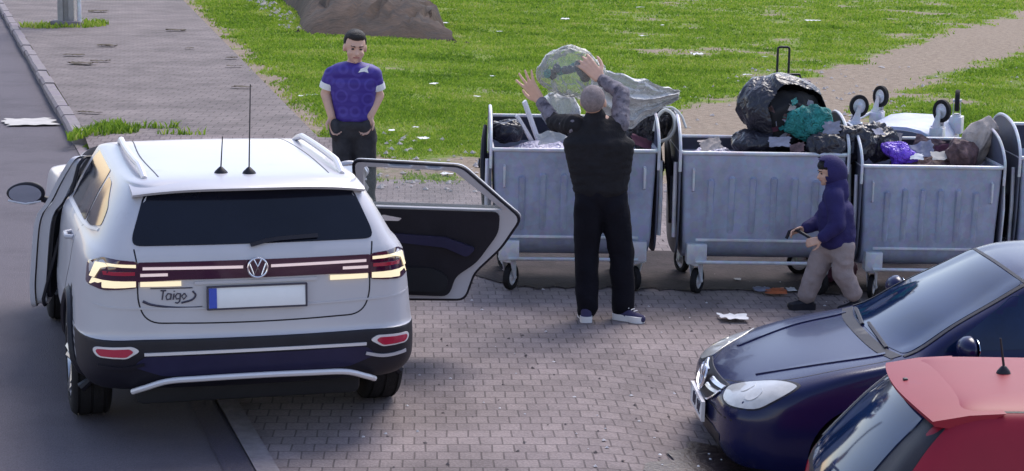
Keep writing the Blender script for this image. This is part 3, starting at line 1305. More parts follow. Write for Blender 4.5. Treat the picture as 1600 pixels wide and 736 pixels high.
    strip('tailgate_seam', bvh, [(-0.64, 1.09), (-0.625, 0.98), (-0.62, 0.80), (-0.56, 0.705), (-0.40, 0.69), (0, 0.685), (0.40, 0.69), (0.56, 0.705), (0.62, 0.80), (0.625, 0.98), (0.64, 1.09)],
          0.008, 'rear', M['black'], root, off=0.001, th=0.004)
    strip('body_crease', bvh, [(-0.88, 0.79), (-0.66, 0.775), (0, 0.765), (0.66, 0.775), (0.88, 0.79)], 0.010, 'rear', M['suv'], root, off=0.006, th=0.01)
    # light band
    band = rnd([(-0.625, 1.025), (0.625, 1.025), (0.625, 0.915), (0.40, 0.925), (-0.40, 0.925), (-0.625, 0.915)], 0.012)
    panel('light_band', bvh, band, 'rear', M['garnish'], root, off=0.010, th=0.014)
    for s in (-1, 1):
        strip('band_strip', bvh, [(s * 0.075, 0.988), (s * 0.30, 0.990), (s * 0.60, 0.992)], 0.015, 'rear', M['lamp_bar'], root, off=0.014, th=0.006)
        # outer tail lamp: dark red housing, cream C shaped signature
        hs = [(s * 0.625, 1.03), (s * 0.80, 1.045), (s * 0.868, 1.00), (s * 0.882, 0.885), (s * 0.80, 0.872), (s * 0.625, 0.885)]
        lamp = panel('tail_lamp', bvh, rnd(hs if s > 0 else hs[::-1], 0.02), 'rear', M['garnish'], root, off=0.012, th=0.02)

        def sh(pts, nm, m_, o_=0.017):
            q = [(s * a, b) for a, b in pts]
            panel(nm, bvh, q if s > 0 else q[::-1], 'rear', m_, lamp, off=o_, th=0.006)
        sh([(0.635, 0.922), (0.852, 0.926), (0.866, 0.892), (0.80, 0.884), (0.635, 0.892)], 'lamp_light', M['lamp'])
        sh([(0.842, 0.93), (0.865, 0.93), (0.835, 1.012), (0.79, 1.018), (0.775, 1.004), (0.812, 0.99)], 'lamp_light', M['lamp'])
        sh([(0.635, 0.998), (0.775, 1.004), (0.785, 1.019), (0.635, 1.014)], 'lamp_light', M['lamp'])
        sh([(0.64, 0.955), (0.80, 0.955), (0.805, 0.975), (0.64, 0.975)], 'lamp_reflector', M['red_lens'])
        # inner arms on the tailgate
        for zz, xa in ((0.905, 0.40), (0.955, 0.47)):
            strip('lamp_arm', bvh, [(s * xa, zz + 0.001), (s * (xa + 0.1), zz), (s * 0.612, zz)], 0.026 if zz < 0.93 else 0.016, 'rear', M['lamp'] if zz < 0.93 else M['lamp_bar'], root, off=0.016, th=0.006)
    ring_badge('emblem', (0, -0.905, 0.985), 0.052, -1, root, M['chrome'])
    # number plate
    strip('plate_recess', bvh, [(-0.33, 0.905), (0, 0.905), (0.33, 0.905)], 0.016, 'rear', M['suv'], root, off=0.012, th=0.02)
    bm = bmesh.new()
    box(bm, (0, -0.882, 0.825), (0.52, 0.012, 0.112), Matrix.Rotation(R(-4), 3, 'X'), 0.003)
    pl = obj('number_plate', bm, M['white'], root)
    bm = bmesh.new()
    box(bm, (-0.238, -0.8905, 0.825), (0.042, 0.004, 0.108), Matrix.Rotation(R(-4), 3, 'X'))
    obj('plate_band', bm, M['plate_blue'], pl)
    bm = bmesh.new()
    for xa, za, wx, wz in ((0, 0.885, 0.535, 0.008), (0, 0.764, 0.535, 0.008)):
        box(bm, (xa, -0.884, za), (wx, 0.016, wz))
    for xa in (-0.266, 0.266):
        box(bm, (xa, -0.884, 0.8245), (0.008, 0.016, 0.125))
    obj('plate_frame', bm, M['ink'], pl)
    # script lettering and swoosh sticker on the tailgate

    def PS(x, z):
        h, _, _, _ = bvh.ray_cast(V((x, -3, z)), V((0, 1, 0)), 9)
        return (h if h is not None else V((x, -0.86, z))) + V((0, -0.003, 0))
    bm = bmesh.new()
    letters_bm(bm, 'Taigo', -0.515, 0.818, 0.050, PS, 0.0042, 0.15, 0.72)
    obj('badge_lettering', bm, M['ink'], root)
    bm = bmesh.new()
    sw = [PS(x, z) for x, z in ((-0.60, 0.812), (-0.55, 0.792), (-0.45, 0.778), (-0.35, 0.775), (-0.29, 0.778))]
    sw = spline(sw, 5)
    tube(bm, sw, [0.008 * (1 - 0.7 * i / (len(sw) - 1)) for i in range(len(sw))], 5)
    tube(bm, spline([PS(x, z) for x, z in ((-0.34, 0.862), (-0.325, 0.84), (-0.345, 0.815), (-0.40, 0.800))], 5), 0.0055, 5)
    tube(bm, [PS(x, 0.880) for x in (-0.56, -0.45, -0.34)], 0.0035, 5)
    obj('swoosh_sticker', bm, M['ink'], root)
    # bumper trims
    strip('bumper_trim', bvh, [(-0.60, 0.530), (-0.3, 0.535), (0, 0.537), (0.3, 0.535), (0.60, 0.530)], 0.016, 'rear', M['silver_trim'], root, off=0.012, th=0.02)
    panel('bumper_insert', bvh, rnd([(-0.60, 0.517), (0.60, 0.517), (0.66, 0.46), (0.5, 0.40), (-0.5, 0.40), (-0.66, 0.46)], 0.03), 'rear', M['blue_plastic'], root, off=0.004, th=0.01)
    for s in (-1, 1):
        q = [(s * 0.62, 0.55), (s * 0.66, 0.575), (s * 0.85, 0.570), (s * 0.865, 0.545), (s * 0.84, 0.515), (s * 0.69, 0.510)]
        rf = panel('bumper_bezel', bvh, rnd(q if s > 0 else q[::-1], 0.02), 'rear', M['silver_trim'], root, off=0.010, th=0.02)
        q = [(s * 0.655, 0.547), (s * 0.675, 0.564), (s * 0.842, 0.560), (s * 0.85, 0.545), (s * 0.83, 0.523), (s * 0.695, 0.519)]
        panel('reflector', bvh, rnd(q if s > 0 else q[::-1], 0.012), 'rear', M['red_lens'], rf, off=0.016, th=0.01)
        strip('bumper_fin', bvh, [(s * 0.60, 0.475), (s * 0.70, 0.455), (s * 0.84, 0.465)], 0.018, 'rear', M['suv'] if s > 0 else M['black'], root, off=0.012, th=0.02)
    bm = bmesh.new()
    sk = spline([V((x, y, z)) for x, y, z in ((-0.66, -0.80, 0.315), (-0.60, -0.85, 0.345), (-0.48, -0.89, 0.385), (-0.3, -0.91, 0.395), (0, -0.92, 0.40), (0.3, -0.91, 0.395), (0.48, -0.89, 0.385), (0.60, -0.85, 0.345), (0.66, -0.80, 0.315))], 6)
    tube(bm, sk, 0.016, 8)
    obj('skid_trim', bm, M['silver_trim'], root)
    panel('skid_plate', bvh, rnd([(-0.5, 0.37), (0.5, 0.37), (0.58, 0.29), (-0.58, 0.29)], 0.03), 'rear', M['black'], root, off=0.006, th=0.01)
    # roof spoiler lip
    bm = bmesh.new()
    rows_ = []
    for i in range(25):
        x = -0.63 + 1.26 * i / 24
        e = abs(x) / 0.63
        y_ = -0.745 + 0.075 * e ** 2
        zt = 1.408 - 0.035 * e ** 3
        rows_.append([bm.verts.new(p) for p in ((x, y_ + 0.22, zt + 0.012), (x, y_ + 0.02, zt - 0.006), (x, y_, zt - 0.018), (x, y_ + 0.012, zt - 0.032), (x, y_ + 0.16, zt - 0.055))])
    for a, b in zip(rows_, rows_[1:]):
        for i in range(4):
            bm.faces.new((a[i], a[i + 1], b[i + 1], b[i]))
        bm.faces.new((a[4], a[0], b[0], b[4]))
    bm.faces.new(rows_[0])
    bm.faces.new(rows_[-1][::-1])
    obj('roof_spoiler', bm, M['suv'], root)
    # roof rails
    for s in (-1, 1):
        bm = bmesh.new()
        pts_ = []
        for i in range(15):
            t = i / 14
            y_ = -0.45 + 1.55 * t
            x = s * (0.565 - 0.02 * (2 * t - 1) ** 2)
            h, _, _, _ = bvh.ray_cast(V((x, y_, 3)), V((0, 0, -1)), 5)
            lift = 0.045 * min(1, min(t, 1 - t) * 8)
            pts_.append(V((x, y_, (h.z if h is not None else 1.43) + lift)))
        tube(bm, pts_, [0.016] + [0.019] * 13 + [0.016], 8)
        obj('roof_rail', bm, M['silver_trim'], root)
    strip('roof_seam', bvh, [(-0.47, -0.45), (-0.49, 0.4), (-0.46, 1.2)], 0.008, 'top', M['black'], root, off=0.001, th=0.003)
    strip('roof_seam', bvh, [(0.47, -0.45), (0.49, 0.4), (0.46, 1.2)], 0.008, 'top', M['black'], root, off=0.001, th=0.003)
    # two aerials on the roof
    for x, y_, hh, r_ in ((0.03, -0.42, 0.46, 0.0045), (-0.12, -0.38, 0.17, 0.0045)):
        bm = bmesh.new()
        lathe(bm, [(0.0, 0.040), (0.012, 0.034), (0.035, 0.010), (0.04, 0.001)], 16, 'z', (x, y_, 1.421), closed=False)
        a_ = obj('aerial_base', bm, M['black'], root)
        bm = bmesh.new()
        tube(bm, [(x, y_, 1.455), (x + 0.012, y_ + 0.01, 1.455 + hh)], [r_, r_ * 0.7], 6)
        obj('aerial', bm, M['black'], a_)
    # side windows
    sw_rear = rnd([(-0.10, 1.12), (0.20, 1.09), (0.20, 1.36), (0.02, 1.345), (-0.34, 1.21)], 0.03)
    quarter = rnd([(-0.44, 1.16), (-0.12, 1.11), (0.14, 1.10), (0.14, 1.345), (-0.06, 1.34), (-0.38, 1.24)], 0.04)
    mid = rnd([(0.17, 1.09), (1.15, 1.08), (1.13, 1.37), (0.22, 1.365)], 0.03)
    frontw = rnd([(1.21, 1.08), (2.02, 1.075), (1.62, 1.34), (1.23, 1.37)], 0.03)
    panel('quarter_window', bvh, quarter, 'left', M['glass'], root, off=0.004)
    panel('quarter_window', bvh, quarter, 'right', M['glass'], root, off=0.004)
    panel('side_window', bvh, mid, 'left', M['glass'], root, off=0.004)
    panel('side_window', bvh, frontw, 'right', M['glass'], root, off=0.004)
    ws = (V((0, 4.0, 2.7)), V((1, 0, 0)), V((0, -0.80, 0.60)).normalized(), V((0, -0.60, -0.80)).normalized())
    # windscreen: project along the slanted direction
    wp = rnd([(-0.70, -1.30), (0.70, -1.30), (0.58, -0.62), (-0.58, -0.62)], 0.06)
    # side seams and handles
    for fr in ('left', 'right'):
        if fr == 'left':
            strip('door_seam', bvh, [(0.52, 0.40), (0.44, 0.66), (0.20, 0.86), (0.12, 1.08)], 0.009, fr, M['black'], root, off=0.001, th=0.004)
            strip('door_seam', bvh, [(1.20, 0.40), (1.19, 1.08)], 0.009, fr, M['black'], root, off=0.001, th=0.004)
            strip('window_trim', bvh, [(-0.42, 1.135), (0.1, 1.085), (1.2, 1.065)], 0.014, fr, M['silver_trim'], root, off=0.006, th=0.01)
            h, _, _, _ = bvh.ray_cast(V((-3, 0.30, 0.98)), V((1, 0, 0)), 9)
            bm = bmesh.new()
            tube(bm, [(h.x + 0.005, 0.22, 0.985), (h.x - 0.035, 0.25, 0.985), (h.x - 0.035, 0.38, 0.985), (h.x + 0.005, 0.41, 0.985)], 0.014, 8)
            obj('door_handle', bm, M['suv'], root)
        strip('sill_trim', bvh, [(0.40, 0.345), (1.3, 0.335), (2.15, 0.345)], 0.02, fr, M['silver_trim'], root, off=0.010, th=0.02)
    # fuel flap circle left side omitted from right; small seam only
    strip('fuel_flap', bvh, [(-0.18, 0.86), (-0.10, 0.94), (-0.02, 0.86), (-0.10, 0.78)], 0.006, 'right', M['black'], root, off=0.001, th=0.003, closed=True)

    # ---- opened doors: a hinge empty is not needed, the panels are built closed and then turned about the hinge
    def door(nm, poly, win, side, hinge, ang, handle_u, label=None):
        hx, hy = hinge
        fr = 'right' if side > 0 else 'left'
        parts = []
        sk_ = panel(nm, bvh, poly, fr, M['suv'], root, off=0.004, th=0.030, step=0.05)
        if label:
            sk_['label'] = label
        # cut the window: rebuild the skin as ring around the window
        me_ = sk_.data
        b = bmesh.new()
        b.from_mesh(me_)
        dl = [f for f in b.faces if inside((f.calc_center_median().y, f.calc_center_median().z), win)]
        bmesh.ops.delete(b, geom=dl, context='FACES')
        b.to_mesh(me_)
        b.free()
        # inner structure: light frame ring, dark lower trim card, seal
        D = FR[fr][3]

        def depth(u, z, d):
            h, _, _, _ = bvh.ray_cast(V((side * 3, u, z)), D, 9)
            xx = h.x if h is not None else side * 0.85
            return V((xx - side * d, u, z))

        def slab(poly_, d0, d1, name_, m_, hole=None, par=sk_, stp=0.045):
            # flat-ish slab between depths d0..d1 under the skin
            bd = []
            for i in range(len(poly_)):
                a, c = V(poly_[i]), V(poly_[(i + 1) % len(poly_)])
                k = max(1, int((c - a).length / stp))
                bd += [a.lerp(c, j / k) for j in range(k)]
            if hole:
                hb = []
                for i in range(len(hole)):
                    a, c = V(hole[i]), V(hole[(i + 1) % len(hole)])
                    k = max(1, int((c - a).length / stp))
                    hb += [a.lerp(c, j / k) for j in range(k)]
            else:
                hb = []
            nb_, nh = len(bd), len(hb)
            edges = [(i, (i + 1) % nb_) for i in range(nb_)] + [(nb_ + i, nb_ + (i + 1) % nh) for i in range(nh)]
            vo, _, fo, _, _, _ = delaunay_2d_cdt(bd + hb, edges, [], 1 if not hole else 0, 1e-6)
            bb = bmesh.new()
            A_ = [bb.verts.new(depth(p[0], p[1], d0)) for p in vo]
            B_ = [bb.verts.new(depth(p[0], p[1], d1)) for p in vo]
            for f in fo:
                c = V((0, 0))
                for i in f:
                    c += vo[i]
                c /= len(f)
                if not inside(c, [tuple(q) for q in bd]) or (hole and inside(c, [tuple(q) for q in hb])):
                    continue
                bb.faces.new([A_[i] for i in f])
                bb.faces.new([B_[i] for i in f][::-1])
            for e in [e for e in bb.edges if len(e.link_faces) == 1]:
                pass
            # side walls
            for loop_, off_ in ((bd, 0), (hb, nb_)):
                m_n = len(loop_)
                for i in range(m_n):
                    i0, i1 = off_ + i, off_ + (i + 1) % m_n
                    bb.faces.new((A_[i0], A_[i1], B_[i1], B_[i0]))
            bmesh.ops.delete(bb, geom=[v for v in bb.verts if not v.link_faces], context='VERTS')
            return obj(name_, bb, m_, par)

        cx = sum(p[0] for p in poly) / len(poly)
        cz = sum(p[1] for p in poly) / len(poly)
        inner = [(cx + (p[0] - cx) * 0.965, cz + (p[1] - cz) * 0.97) for p in poly]
        slab(inner, 0.034, 0.095, 'door_frame', M['suv'], hole=win)
        seal = [(cx + (p[0] - cx) * 0.985, cz + (p[1] - cz) * 0.987) for p in poly]
        bm2 = bmesh.new()
        tube(bm2, [depth(p[0], p[1], 0.075) for p in seal], 0.011, 6, closed=True)
        obj('door_seal', bm2, M['black'], sk_)
        gl = [(p[0], p[1]) for p in win]
        slab(gl, 0.048, 0.053, 'window_glass', M['clear'])
        wx = [p[0] for p in win]
        zb = min(p[1] for p in win)
        trim = [(p[0], p[1]) for p in inner if p[1] < zb - 0.02]
        return sk_, depth, slab, inner, zb

    # right rear door, opened wide
    poly = rear_open
    win = rnd([(0.245, 1.055), (0.55, 1.320), (1.13, 1.335), (1.145, 1.055)], 0.03)
    dr, depth, slab, inner, zb = door('open_door', poly, win, 1, (0.9, 1.2), 0, 0.3, 'opened rear passenger door showing its black inner trim')
    trim = rnd([(0.60, 0.47), (0.56, 0.60), (0.42, 0.70), (0.28, 0.90), (0.27, 1.045), (1.165, 1.045), (1.165, 0.47)], 0.05)
    slab(trim, 0.096, 0.125, 'door_trim', M['black'])
    arm = rnd([(0.42, 0.80), (0.62, 0.87), (1.10, 0.89), (1.10, 0.84), (0.62, 0.80), (0.48, 0.74)], 0.03)
    slab(arm, 0.126, 0.165, 'armrest', M['blue_plastic'])
    slab(rnd([(0.62, 0.50), (0.60, 0.60), (0.70, 0.66), (1.10, 0.66), (1.12, 0.50)], 0.04), 0.126, 0.155, 'door_pocket', M['dark'])
    slab(rnd([(0.92, 0.965), (0.90, 0.985), (1.02, 1.005), (1.06, 0.985), (1.02, 0.965)], 0.01), 0.126, 0.145, 'inner_handle', M['chrome'])
    bm = bmesh.new()
    for u, z in ((0.315, 0.90), (0.36, 0.845)):
        box(bm, depth(u, z, 0.098), (0.01, 0.03, 0.05))
    obj('door_latch', bm, M['chrome'], dr)
    for u, z in ((1.185, 0.62), (1.185, 1.0)):
        bm = bmesh.new()
        box(bm, depth(u, z, 0.09), (0.05, 0.05, 0.05), bevel=0.01)
        obj('door_hinge', bm, M['black'], dr)
    hx, hy = 0.915, 1.205

    def swing(o, hx, hy, a):
        mt = Matrix.Translation((hx, hy, 0)) @ Matrix.Rotation(a, 4, 'Z') @ Matrix.Translation((-hx, -hy, 0))
        o.data.transform(mt)
        for ch in [c for c in bpy.data.objects if c.parent == o]:
            ch.data.transform(mt)
    def drop(o, dz, dx=0.0):
        mt = Matrix.Translation((dx, 0, dz))
        o.data.transform(mt)
        for ch in [c for c in bpy.data.objects if c.parent == o]:
            ch.data.transform(mt)
    swing(dr, hx, hy, R(68))
    drop(dr, -0.075, 0.075)
    # left front door, ajar
    win2 = rnd([(1.315, 1.055), (1.315, 1.335), (1.50, 1.325), (1.98, 1.07), (1.97, 1.055)], 0.02)
    dl, depth, slab, inner, zb = door('open_door', front_open, win2, -1, (-0.9, 2.2), 0, 0.3, 'driver side front door standing ajar')
    slab(rnd([(1.31, 0.47), (1.31, 1.04), (2.0, 1.03), (2.14, 0.9), (2.14, 0.47)], 0.05), 0.096, 0.12, 'door_trim', M['black'])
    # wing mirror on the left front door
    c = depth(1.93, 1.06, -0.19)

    def wing_mirror(c, s, par):
        bm = bmesh.new()
        bmesh.ops.create_uvsphere(bm, u_segments=24, v_segments=14, radius=1.0)
        for v in bm.verts:
            x, y_, z = v.co
            v.co = V((c.x + x * 0.125, c.y + (y_ * 0.085 if y_ > 0 else y_ * 0.03), c.z + z * 0.075 * (1 - 0.15 * x * s)))
        h_ = obj('wing_mirror', bm, M['black'], par)
        bm = bmesh.new()
        lathe(bm, [(-0.004, 0.001), (-0.004, 1), (0.0, 1), (0.0, 0.001)], 24, 'y')
        for v in bm.verts:
            v.co = V((c.x + v.co.x * 0.105, c.y - 0.033 + v.co.y, c.z + v.co.z * 0.06))
        obj('mirror_glass', bm, M['mirror'], h_)
        bm = bmesh.new()
        tube(bm, [c + V((-s * 0.08, 0.02, -0.03)), c + V((-s * 0.16, 0.03, -0.06)), c + V((-s * 0.25, 0.03, -0.065))], 0.024, 8)
        obj('mirror_arm', bm, M['black'], h_)
        bm = bmesh.new()
        tube(bm, [c + V((-0.11 , -0.03, -0.045)), c + V((0, -0.034, -0.066)), c + V((0.10, -0.03, -0.05))], 0.008, 6)
        obj('mirror_trim', bm, M['silver_trim'], h_)
        return h_
    ml = wing_mirror(c, -1, root)
    swing(dl, -0.90, 2.22, R(-10))
    drop(dl, -0.07)
    swing(ml, -0.90, 2.22, R(-10))
    drop(ml, -0.08)
    h, _, _, _ = bvh.ray_cast(V((3, 1.93, 1.06)), V((-1, 0, 0)), 9)
    mr = wing_mirror(V((h.x + 0.23, 1.93, 1.075)), 1, root)
    mr.data.materials[0] = M['suv']
    # seats glimpsed through the openings
    for x, y_ in ((0.40, 0.55), (-0.42, 1.55)):
        bm = bmesh.new()
        box(bm, (x * 0.9, y_, 0.62), (0.35, 0.5, 0.16), bevel=0.05)
        box(bm, (x * 0.9, y_ - 0.25, 0.92), (0.35, 0.14, 0.5), bevel=0.05)
        obj('seat', bm, M['black'], root)
    # windscreen and headlights on the far side
    wq = []
    O_, U_, W_, D_ = V((0, 3.6, 3.0)), V((1, 0, 0)), V((0, 1, 0)), V((0, -0.35, -0.94)).normalized()
    panel('windscreen', bvh, rnd([(-0.66, -0.92), (0.66, -0.92), (0.58, -1.50), (-0.58, -1.50)], 0.06), (O_, U_, W_, D_), M['glass'], root, off=0.004)
    for s in (-1, 1):
        q = [(s * 0.45, 0.80), (s * 0.85, 0.86), (s * 0.88, 0.74), (s * 0.5, 0.70)]
        panel('headlight', bvh, rnd(q if s > 0 else q[::-1], 0.03), 'front', M['headlamp'], root, off=0.006)
    panel('front_grille', bvh, rnd([(-0.55, 0.62), (0.55, 0.62), (0.6, 0.35), (-0.6, 0.35)], 0.04), 'front', M['black'], root, off=0.006)
    return root


SUV = build_suv()
# ------------------------------------------------------------------ dark blue hatchback, front three quarters
def mirror_simple(bvh, root, y, z, s, paint):
    h, _, _, _ = bvh.ray_cast(V((s * 3, y, z)), V((-s, 0, 0)), 9)
    c = V((h.x + s * 0.15, y, z + 0.02))
    bm = bmesh.new()
    bmesh.ops.create_uvsphere(bm, u_segments=20, v_segments=12, radius=1.0)
    for v in bm.verts:
        x, y_, zz = v.co
        v.co = V((c.x + x * 0.115, c.y + (y_ * 0.08 if y_ > 0 else y_ * 0.035), c.z + zz * 0.075))
    m_ = obj('wing_mirror', bm, paint, root)
    bm = bmesh.new()
    tube(bm, [c + V((-s * 0.07, 0.01, -0.03)), c + V((-s * 0.17, 0.01, -0.05))], 0.028, 8)
    obj('mirror_arm', bm, M['black'], m_)
    bm = bmesh.new()
    lathe(bm, [(-0.003, 0.001), (-0.003, 1), (0.0, 1), (0.0, 0.001)], 20, 'y')
    for v in bm.verts:
        v.co = V((c.x + v.co.x * 0.092, c.y - 0.037 + v.co.y, c.z + v.co.z * 0.058))
    obj('mirror_glass', bm, M['mirror'], m_)
    return m_


def build_navy():
    root = empty('parked_car', (4.15, 10.80, -0.235), 1.609, 'dark blue hatchback facing left with its grille and pale headlamp showing', 'car', scale=0.88)
    L_ = [(0.15, -0.60, 3.20, 0.76, 0.25, 0.2, 0.45, 0.35, 0.05, 0.12),
          (0.24, -0.72, 3.40, 0.84, 0.25, 0.2, 0.50, 0.42, 0.06, 0.16),
          (0.38, -0.76, 3.47, 0.875, 0.25, 0.25, 0.52, 0.45, 0.06, 0.18),
          (0.54, -0.76, 3.465, 0.885, 0.25, 0.25, 0.52, 0.47, 0.06, 0.18),
          (0.63, -0.74, 3.42, 0.885, 0.25, 0.25, 0.52, 0.50, 0.06, 0.18),
          (0.695, -0.74, 3.32, 0.88, 0.25, 0.25, 0.48, 0.46, 0.06, 0.18),
          (0.765, -0.74, 3.12, 0.87, 0.25, 0.25, 0.42, 0.36, 0.06, 0.17),
          (0.845, -0.74, 2.84, 0.855, 0.25, 0.28, 0.36, 0.28, 0.06, 0.15),
          (0.915, -0.74, 2.50, 0.835, 0.25, 0.3, 0.30, 0.2, 0.06, 0.14),
          (0.96, -0.73, 2.36, 0.81, 0.22, 0.3, 0.25, 0.16, 0.06, 0.14),
          (1.12, -0.68, 2.10, 0.755, 0.2, 0.3, 0.22, 0.14, 0.06, 0.13),
          (1.26, -0.58, 1.84, 0.695, 0.2, 0.3, 0.22, 0.14, 0.06, 0.12),
          (1.38, -0.50, 1.62, 0.635, 0.2, 0.3, 0.22, 0.14, 0.06, 0.11),
          (1.43, -0.44, 1.48, 0.58, 0.2, 0.28, 0.24, 0.2, 0.06, 0.10),
          (1.46, -0.34, 1.30, 0.48, 0.2, 0.25, 0.24, 0.24, 0.05, 0.10),
          (1.478, -0.10, 1.0, 0.30, 0.1, 0.2, 0.14, 0.2, 0.04, 0.05),
          (1.482, 0.3, 0.8, 0.10, 0.05, 0.1, 0.05, 0.1, 0.01, 0.02)]
    bvh, me = make_body(L_, [(0, 0.31), (2.578, 0.31)], M['navy'], (), 0.35, 0.86)
    split_part(me, lambda c: c.z < 0.25, 'lower_bumper', M['black'], root)
    link('body', me, [M['navy'], M['dark']], root)
    me.materials.clear()
    me.materials.append(M['navy'])
    me.materials.append(M['dark'])
    for yw in (0, 2.578):
        for s in (-1, 1):
            make_wheel(root, s * 0.775, yw, 0.31, 0.31, 0.195, s, spokes=7)
    bm = bmesh.new()
    box(bm, (0, 1.3, 0.24), (1.2, 3.4, 0.14), bevel=0.03)
    obj('underbody', bm, M['dark'], root)
    fw = (V((0, 5.2, 3.2)), V((1, 0, 0)), V((0, 0, 1)), V((0, -0.86, -0.51)).normalized())

    def up_on(y, z):       # w coordinate of the slanted frame that lands on (y, z)
        t = (5.2 - y) / 0.86
        return z - 3.2 + 0.51 * t
    a0, a1 = up_on(2.36, 0.965), up_on(1.60, 1.385)
    panel('windscreen', bvh, rnd([(-0.70, a0), (-0.4, a0 - 0.045), (0.4, a0 - 0.045), (0.70, a0), (0.58, a1), (-0.58, a1)], 0.05), fw, M['screen'], root, off=0.004, step=0.07)
    strip('windscreen_seal', bvh, [(-0.74, a0 - 0.01), (-0.67, (a0 + a1) / 2), (-0.60, a1 + 0.02)], 0.03, fw, M['black'], root, off=0.007, th=0.008)
    strip('windscreen_seal', bvh, [(0.74, a0 - 0.01), (0.67, (a0 + a1) / 2), (0.60, a1 + 0.02)], 0.03, fw, M['black'], root, off=0.007, th=0.008)
    strip('windscreen_seal', bvh, [(-0.58, a1 + 0.012), (0, a1 + 0.02), (0.58, a1 + 0.012)], 0.02, fw, M['black'], root, off=0.006, th=0.006)
    strip('cowl', bvh, [(-0.72, a0 - 0.045), (-0.4, a0 - 0.085), (0.4, a0 - 0.085), (0.72, a0 - 0.045)], 0.06, fw, M['black'], root, off=0.005, th=0.006)
    for xa, xb in ((-0.5, 0.1), (0.12, 0.62)):
        strip('wiper', bvh, [(xa, a0 - 0.04), ((xa + xb) / 2, a0 - 0.02), (xb, a0 - 0.005)], 0.016, fw, M['black'], root, off=0.02, th=0.012)
    # bonnet shut lines (as a raised crease beside a dark line)
    for s in (-1, 1):
        strip('bonnet_seam', bvh, [(s * 0.74, 2.40), (s * 0.735, 2.75), (s * 0.68, 3.02), (s * 0.50, 3.24), (s * 0.26, 3.36), (s * 0.18, 3.40)], 0.009, 'top', M['black'], root, off=0.001, th=0.004)
        strip('bonnet_crease', bvh, [(s * 0.60, 2.42), (s * 0.54, 2.8), (s * 0.38, 3.18)], 0.035, 'top', M['navy'], root, off=0.008, th=0.012)
        strip('roof_seam', bvh, [(s * 0.50, -0.3), (s * 0.52, 0.5), (s * 0.50, 1.35)], 0.01, 'top', M['black'], root, off=0.001, th=0.003)
    # headlamps: almond outline swept back into the wing
    for s in (-1, 1):
        D_ = V((-s * 0.45, -0.80, -0.38)).normalized()
        O_ = V((0, 0, 0)) - D_ * 4

        def pt(x, y, z):
            p = V((x, y, z)) - O_
            return p
        U_ = V((0, 1, 0)).cross(V((0, 0, 1)))  # x axis
        U_ = V((1, 0, 0)) - D_ * D_.x
        U_.normalize()
        W_ = D_.cross(U_).normalized()
        if W_.z < 0:
            W_ = -W_
        pts3 = [(0.415, 3.34, 0.630), (0.40, 3.31, 0.66), (0.50, 3.24, 0.715), (0.64, 3.10, 0.760), (0.765, 3.00, 0.765), (0.800, 2.98, 0.73), (0.795, 3.06, 0.64), (0.755, 3.15, 0.57), (0.62, 3.28, 0.56), (0.48, 3.34, 0.585)]
        q = []
        for (x, y, z) in pts3:
            p = V((s * x, y, z)) - O_
            q.append((p.dot(U_), p.dot(W_)))
        if s < 0:
            q = q[::-1]
        q = [tuple(p)[:2] for p in spline([V((a, b, 0)) for a, b in q], 4, True)]
        hl = panel('headlight', bvh, q, (O_, U_, W_, D_), M['headlamp'], root, off=0.006, th=0.02)
        cx = sum(p[0] for p in q) / len(q)
        cy = sum(p[1] for p in q) / len(q)
        q2 = [(cx + (a - cx) * 1.06, cy + (b - cy) * 1.09) for a, b in q]
        panel('headlight_bezel', bvh, q2, (O_, U_, W_, D_), M['black'], hl, off=0.002, th=0.012)
        for k, (u, v, r) in enumerate(((0.06, 0.0, 0.050), (-0.07, 0.005, 0.042))):
            q3 = [(cx + s * u + r * math.cos(t * PI / 8), cy + v + r * math.sin(t * PI / 8)) for t in range(16)]
            panel('lamp_reflector', bvh, q3, (O_, U_, W_, D_), M['headlamp'], hl, off=0.0085, th=0.004)
    # grille, chrome bars, badge
    gr = panel('front_grille', bvh, rnd([(-0.40, 0.665), (0.40, 0.665), (0.34, 0.57), (0.20, 0.52), (-0.20, 0.52), (-0.34, 0.57)], 0.03), 'front', M['black'], root, off=0.006, th=0.01)
    for s in (-1, 1):
        strip('grille_bar', bvh, [(s * 0.10, 0.640), (s * 0.25, 0.640), (s * 0.385, 0.646)], 0.016, 'front', M['chrome'], gr, off=0.018, th=0.012)
        strip('grille_bar', bvh, [(s * 0.10, 0.600), (s * 0.22, 0.600), (s * 0.345, 0.608)], 0.016, 'front', M['chrome'], gr, off=0.018, th=0.012)
        strip('grille_frame', bvh, [(s * 0.02, 0.52), (s * 0.18, 0.52), (s * 0.31, 0.565), (s * 0.38, 0.625)], 0.012, 'front', M['chrome'], gr, off=0.016, th=0.012)
    ring_badge('emblem', (0, 3.46, 0.625), 0.075, 1, root, M['chrome'], tilt=R(12), tr=0.009)
    # bumper face: lower black intake, plate
    panel('lower_grille', bvh, rnd([(-0.60, 0.40), (0.60, 0.40), (0.52, 0.25), (-0.52, 0.25)], 0.04), 'front', M['black'], root, off=0.005, th=0.01)
    strip('bumper_line', bvh, [(-0.80, 0.53), (-0.4, 0.52), (0, 0.515), (0.4, 0.52), (0.80, 0.53)], 0.010, 'front', M['black'], root, off=0.001, th=0.003)
    bm = bmesh.new()
    box(bm, (0, 3.492, 0.455), (0.52, 0.014, 0.112), Matrix.Rotation(R(3), 3, 'X'), 0.003)
    pl = obj('number_plate', bm, M['white'], root)
    bm = bmesh.new()
    for xa, za, wx, wz in ((0, 0.516, 0.54, 0.010), (0, 0.395, 0.54, 0.010), (-0.268, 0.455, 0.010, 0.13), (0.268, 0.455, 0.010, 0.13)):
        box(bm, (xa, 3.492, za), (wx, 0.022, wz))
    obj('plate_frame', bm, M['silver_trim'], pl)
    bm = bmesh.new()

    def PP(a, b):
        return V((-a, 3.501, b))
